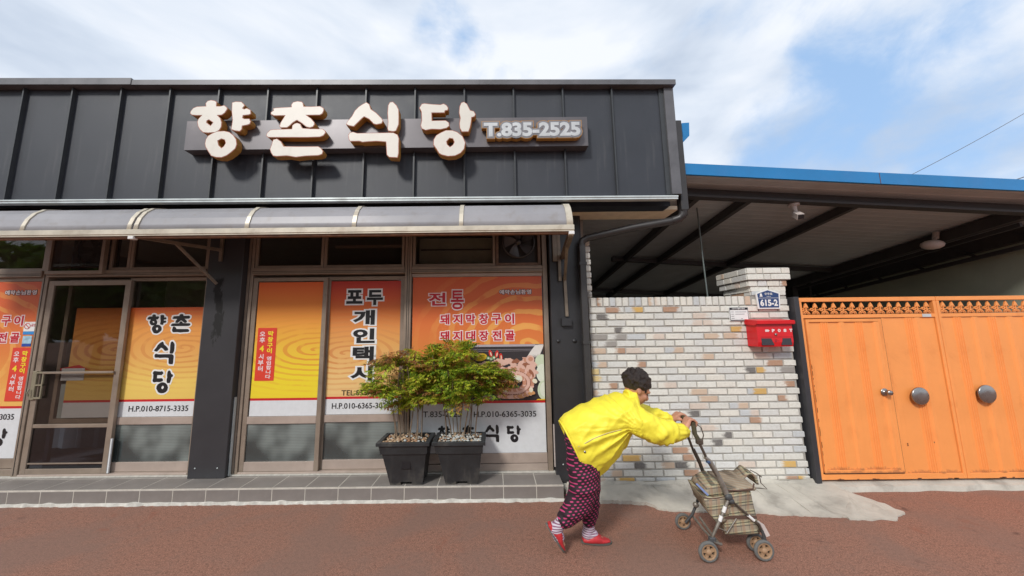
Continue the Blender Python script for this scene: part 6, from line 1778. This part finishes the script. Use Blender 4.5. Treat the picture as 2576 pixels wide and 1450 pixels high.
# near side tubes
def tb(pts, r, mat, name='frame_tube', seg=8): return MB().tube(pts, r, seg).build(name, mat, ST)
tb([(1.402, 2.505, .868), (1.398, 2.505, .812), (1.425, 2.50, .748), (1.475, YN, .620), (1.522, YN, .530)], [.012, .011, .010, .009, .009], bm_)
tb([(1.455, YN, .652), (1.49, YN, .62), (1.53, YN, .54), (1.56, YN, .470), (1.582, YN, .405)], [.012, .014, .015, .017, .018], fm)
tb([(1.592, YN - .01, .398), (1.538, YN - .01, .300), (1.490, YN - .01, .216), (1.442, YN - .01, .130)], .0098, fm)
tb([(1.592, YN - .004, .385), (1.700, YN - .004, .288), (1.775, YN - .004, .218), (1.800, YN - .004, .150)], .0075, bm_)
tb([(1.790, YN - .01, .19), (1.800, YN - .01, .13), (1.784, YN - .008, .07)], .011, dk)
tb([(1.445, YN - .01, .145), (1.418, YN - .012, .10), (1.408, YN - .012, .067)], .012, dk)
tb([(1.450, YN - .02, .125), (1.50, YN - .015, .105), (1.512, YN, .10)], .009, fm)
# far side tubes
tb([(1.480, 2.80, .850), (1.498, 2.80, .760), (1.526, 2.805, .667), (1.552, 2.81, .590), (1.590, YFr, .500)], [.012, .011, .010, .009, .009], bm_)
tb([(1.555, YFr, .600), (1.59, YFr, .52), (1.626, YFr, .398), (1.60, YFr, .33)], .014, bm_)
tb([(1.610, YFr, .36), (1.545, YFr, .20), (1.505, YFr, .125), (1.455, YFr + .01, .065)], .010, dk)
tb([(1.60, YFr, .36), (1.70, YFr, .27), (1.775, YFr, .20), (1.785, YFr, .08)], .008, bm_)
MB().ball((1.528, YFr - .02, .205), .022, sub=2, sc=(1, .8, 1)).build('knob', fm, ST)
# handle bar across, foam covered
tb([(1.398, 2.50, .866), (1.405, 2.54, .874), (1.43, 2.64, .872), (1.462, 2.76, .858), (1.482, 2.805, .845)], .0145, foam, 'handle_grip', 12)
tb([(1.470, 2.80, .852), (1.497, 2.80, .765)], .015, foam, 'handle_grip', 10)
tb([(1.398, 2.503, .862), (1.402, 2.503, .805), (1.42, 2.502, .770)], .0155, foam, 'handle_grip', 10)
tb([(1.415, 2.49, .870), (1.440, 2.485, .850), (1.452, 2.485, .80), (1.440, 2.49, .755), (1.42, 2.492, .748)], .0035, bm_, 'brake_cable', 6)
MB().box(1.405, 1.450, 2.485, 2.515, .735, .770, bev=.006).build('latch', bm_, ST)
MB().box(1.462, 1.484, 2.480, 2.508, .612, .632, bev=.004).build('blue_clip', flat('blue_plastic', (.05, .09, .18), .4), ST)
MB().ball((1.585, YN - .012, .397), .024, sub=2, sc=(1.1, .7, 1)).ball((1.600, YN - .014, .372), .019, sub=2, sc=(1, .7, 1)).build('pivot_joint', dk, ST)
MB().box(1.428, 1.468, YN - .026, YN + .006, .118, .150, bev=.006).build('pivot_joint', dk, ST)
for (a, b) in (((1.556, .338), (1.540, .303)), ((1.524, .280), (1.510, .247))):
    MB().tube([(a[0], YN - .0105, a[1]), (b[0], YN - .0105, b[1])], .0115, 8).build('white_label', M['white'], ST)
MB().tube([(1.708, YN - .0045, .2785), (1.745, YN - .0045, .245)], .0095, 8).build('white_label', M['white'], ST)
# struts
tb([(1.448, YN, .140), (1.465, 2.60, .128), (1.49, 2.70, .117), (1.512, YFr, .110)], .008, fm, 'cross_strut')
tb([(1.500, YN - .0, .100), (1.52, 2.62, .102), (1.56, YFr, .105)], .008, fm, 'cross_strut')
tb([(1.778, YN, .175), (1.778, YFr, .175)], .008, bm_, 'cross_strut'); tb([(1.58, YN, .395), (1.60, YFr, .395)], .008, bm_, 'cross_strut')
tb([(1.500, YN - .012, .205), (1.560, YN, .175), (1.64, YN + .02, .24)], .0035, fm, 'wire_link', 6)
tb([(1.55, YN - .01, .17), (1.625, YN - .01, .262)], .004, fm, 'wire_link', 6)
MB().add([(1.775, YN - .02, .232), (1.800, YN - .02, .226), (1.832, YN - .02, .158), (1.806, YN - .02, .150), (1.775, YN + .03, .232), (1.800, YN + .03, .226), (1.832, YN + .03, .158), (1.806, YN + .03, .150)], [(0, 1, 2, 3), (7, 6, 5, 4), (0, 4, 5, 1), (1, 5, 6, 2), (2, 6, 7, 3), (3, 7, 4, 0)]).build('wheel_guard', M['camwhite'], ST)
# cloth parts
def cloth(poly, y0, y1, name, mat=pl, bulge=.012):
    """closed cloth bag: side outline (x, z) with softly bulging flanks"""
    bm2 = bmesh.new()
    vs = [bm2.verts.new((x, y0, z)) for x, z in poly]; fc = bm2.faces.new(vs)
    ex = bmesh.ops.extrude_face_region(bm2, geom=[fc])
    for v in [q for q in ex['geom'] if isinstance(q, bmesh.types.BMVert)]: v.co.y = y1
    bmesh.ops.recalc_face_normals(bm2, faces=bm2.faces[:]); bmesh.ops.triangulate(bm2, faces=bm2.faces[:])
    for _ in range(3): bmesh.ops.subdivide_edges(bm2, edges=[e for e in bm2.edges if e.calc_length() > .03], cuts=1, use_grid_fill=False)
    cy = (y0 + y1) / 2
    for v in bm2.verts:
        q = v.co; k = noise.noise(Vector((q.x * 13, q.y * 9, q.z * 11)))
        v.co = q + Vector((k * .006, math.copysign(bulge, q.y - cy) * (.4 + noise.noise(q * 8)) if abs(q.y - cy) > (y1 - y0) * .4 else 0, noise.noise(Vector((q.x * 16, q.y * 10, 4))) * .005))
    for v in bm2.verts: v.co.x += (v.co.y - 2.5) * .20
    mb = MB(); mb.from_bm(bm2, 0, True); return mb.build(name, mat, ST)
cloth([(1.605, .415), (1.752, .420), (1.770, .30), (1.786, .150), (1.555, .150), (1.556, .258), (1.60, .30)], 2.515, 2.79, 'front_bag')
cloth([(1.425, .385), (1.50, .378), (1.590, .392), (1.60, .30), (1.560, .235), (1.500, .225), (1.455, .28)], 2.505, 2.79, 'rear_pocket')
MB().box(1.553, 1.775, 2.500, 2.512, .252, .266).build('strap', trim, ST)
mb = MB()
so = cloth([(1.572, .428), (1.578, .446), (1.66, .444), (1.75, .450), (1.79, .446), (1.775, .430), (1.66, .426)], 2.50, 2.80, 'seat_cloth', bulge=.004)
MB().tube([(1.575, 2.497, .436), (1.66, 2.495, .432), (1.765, 2.497, .442), (1.778, 2.50, .476)], .005, 6).build('binding', trim, so)
cloth([(1.765, .440), (1.800, .468), (1.828, .492), (1.850, .488), (1.880, .46), (1.888, .405), (1.872, .405), (1.866, .45), (1.845, .472), (1.830, .474), (1.80, .452), (1.775, .430)], 2.65, 2.79, 'foot_flap', bulge=.003)
tb([(1.775, 2.52, .555), (1.815, 2.52, .535), (1.850, 2.52, .508)], .0035, bm_, 'frame_wire', 6)
tb([(1.76, 2.515, .442), (1.83, 2.515, .438), (1.875, 2.515, .432), (1.84, 2.52, .470), (1.835, 2.52, .52)], .0032, bm_, 'frame_wire', 6)
cloth([(1.440, .400), (1.452, .425), (1.50, .452), (1.545, .468), (1.585, .440), (1.585, .395), (1.540, .382), (1.478, .385)], 2.53, 2.76, 'back_cloth', bulge=.004)
MB().bar((1.405, 2.54, .462), (1.468, 2.52, .395), .008, .012).build('blue_umbrella_tip', flat('pale_blue_plastic', (.22, .30, .55), .4), ST)
tb([(1.425, 2.505, .385), (1.46, 2.503, .380), (1.50, 2.503, .379), (1.585, 2.505, .392)], .004, trim, 'pocket_rim', 6)


# ------------------------------------------------------------ trees across the road, seen only mirrored in the door glass
random.seed(44)
def leaf_crown(R_, n):
    mb = MB()
    for i in range(n):
        while True:
            q = Vector([random.uniform(-1, 1) for _ in range(3)])
            if q.length < 1 and noise.noise(q * 2.3) > -.15: break
        p = Vector((q.x * R_, q.y * R_, q.z * R_ * .85)); s_ = random.uniform(.09, .17)
        a = Vector([random.gauss(0, 1) for _ in range(3)]).normalized(); b = a.orthogonal().normalized()
        mb.add([p + a * s_, p + b * s_ * .5, p - a * s_, p - b * s_ * .5], [(0, 1, 2, 3)])
    return mb
TREES = [(-27, -12, 3.4, 'leftmost tree across the road, mirrored faintly in the shop glass'), (-21.0, -11, 3.1, 'second tree from the left across the road, mirrored in the tinted door'), (-14.5, -12, 3.5, 'third tree from the left across the road, mirrored in the shop glass'), (-8.5, -11.5, 3.2, 'fourth tree from the left across the road, mirrored in the shop glass'), (-1.5, -12, 3.4, 'rightmost tree across the road, straight opposite the shop')]
cmesh = None
for (tx, ty, rr, lb) in TREES:
    T_ = empty('street_tree', (tx, ty, 0), lb, 'tree', 'trees across the road')
    MB().tube([(tx, ty, 0), (tx + .1, ty, 1.2), (tx - .05, ty + .1, 2.6), (tx + .1, ty, 4.2)], [.2, .16, .12, .05], 8).build('trunk', M['stem'], T_)
    if cmesh is None:
        o = leaf_crown(1.0, 2600)
        o.v = [(v[0] * 2.4 + tx, v[1] * 2.4 + ty, v[2] * 2.4) for v in o.v]
        co = o.build('crown', M['leaf_c'], T_, origin=(tx, ty, 0)); cmesh = co.data
        co.location = (0, 0, 4.0); co.scale = (rr / 2.4,) * 3
    else:
        co = bpy.data.objects.new('crown', cmesh); COL.objects.link(co); co.parent = T_; co.location = (0, 0, 4.0); co.rotation_euler = (0, 0, tx); co.scale = (rr / 2.4,) * 3
bpy.context.view_layer.update()
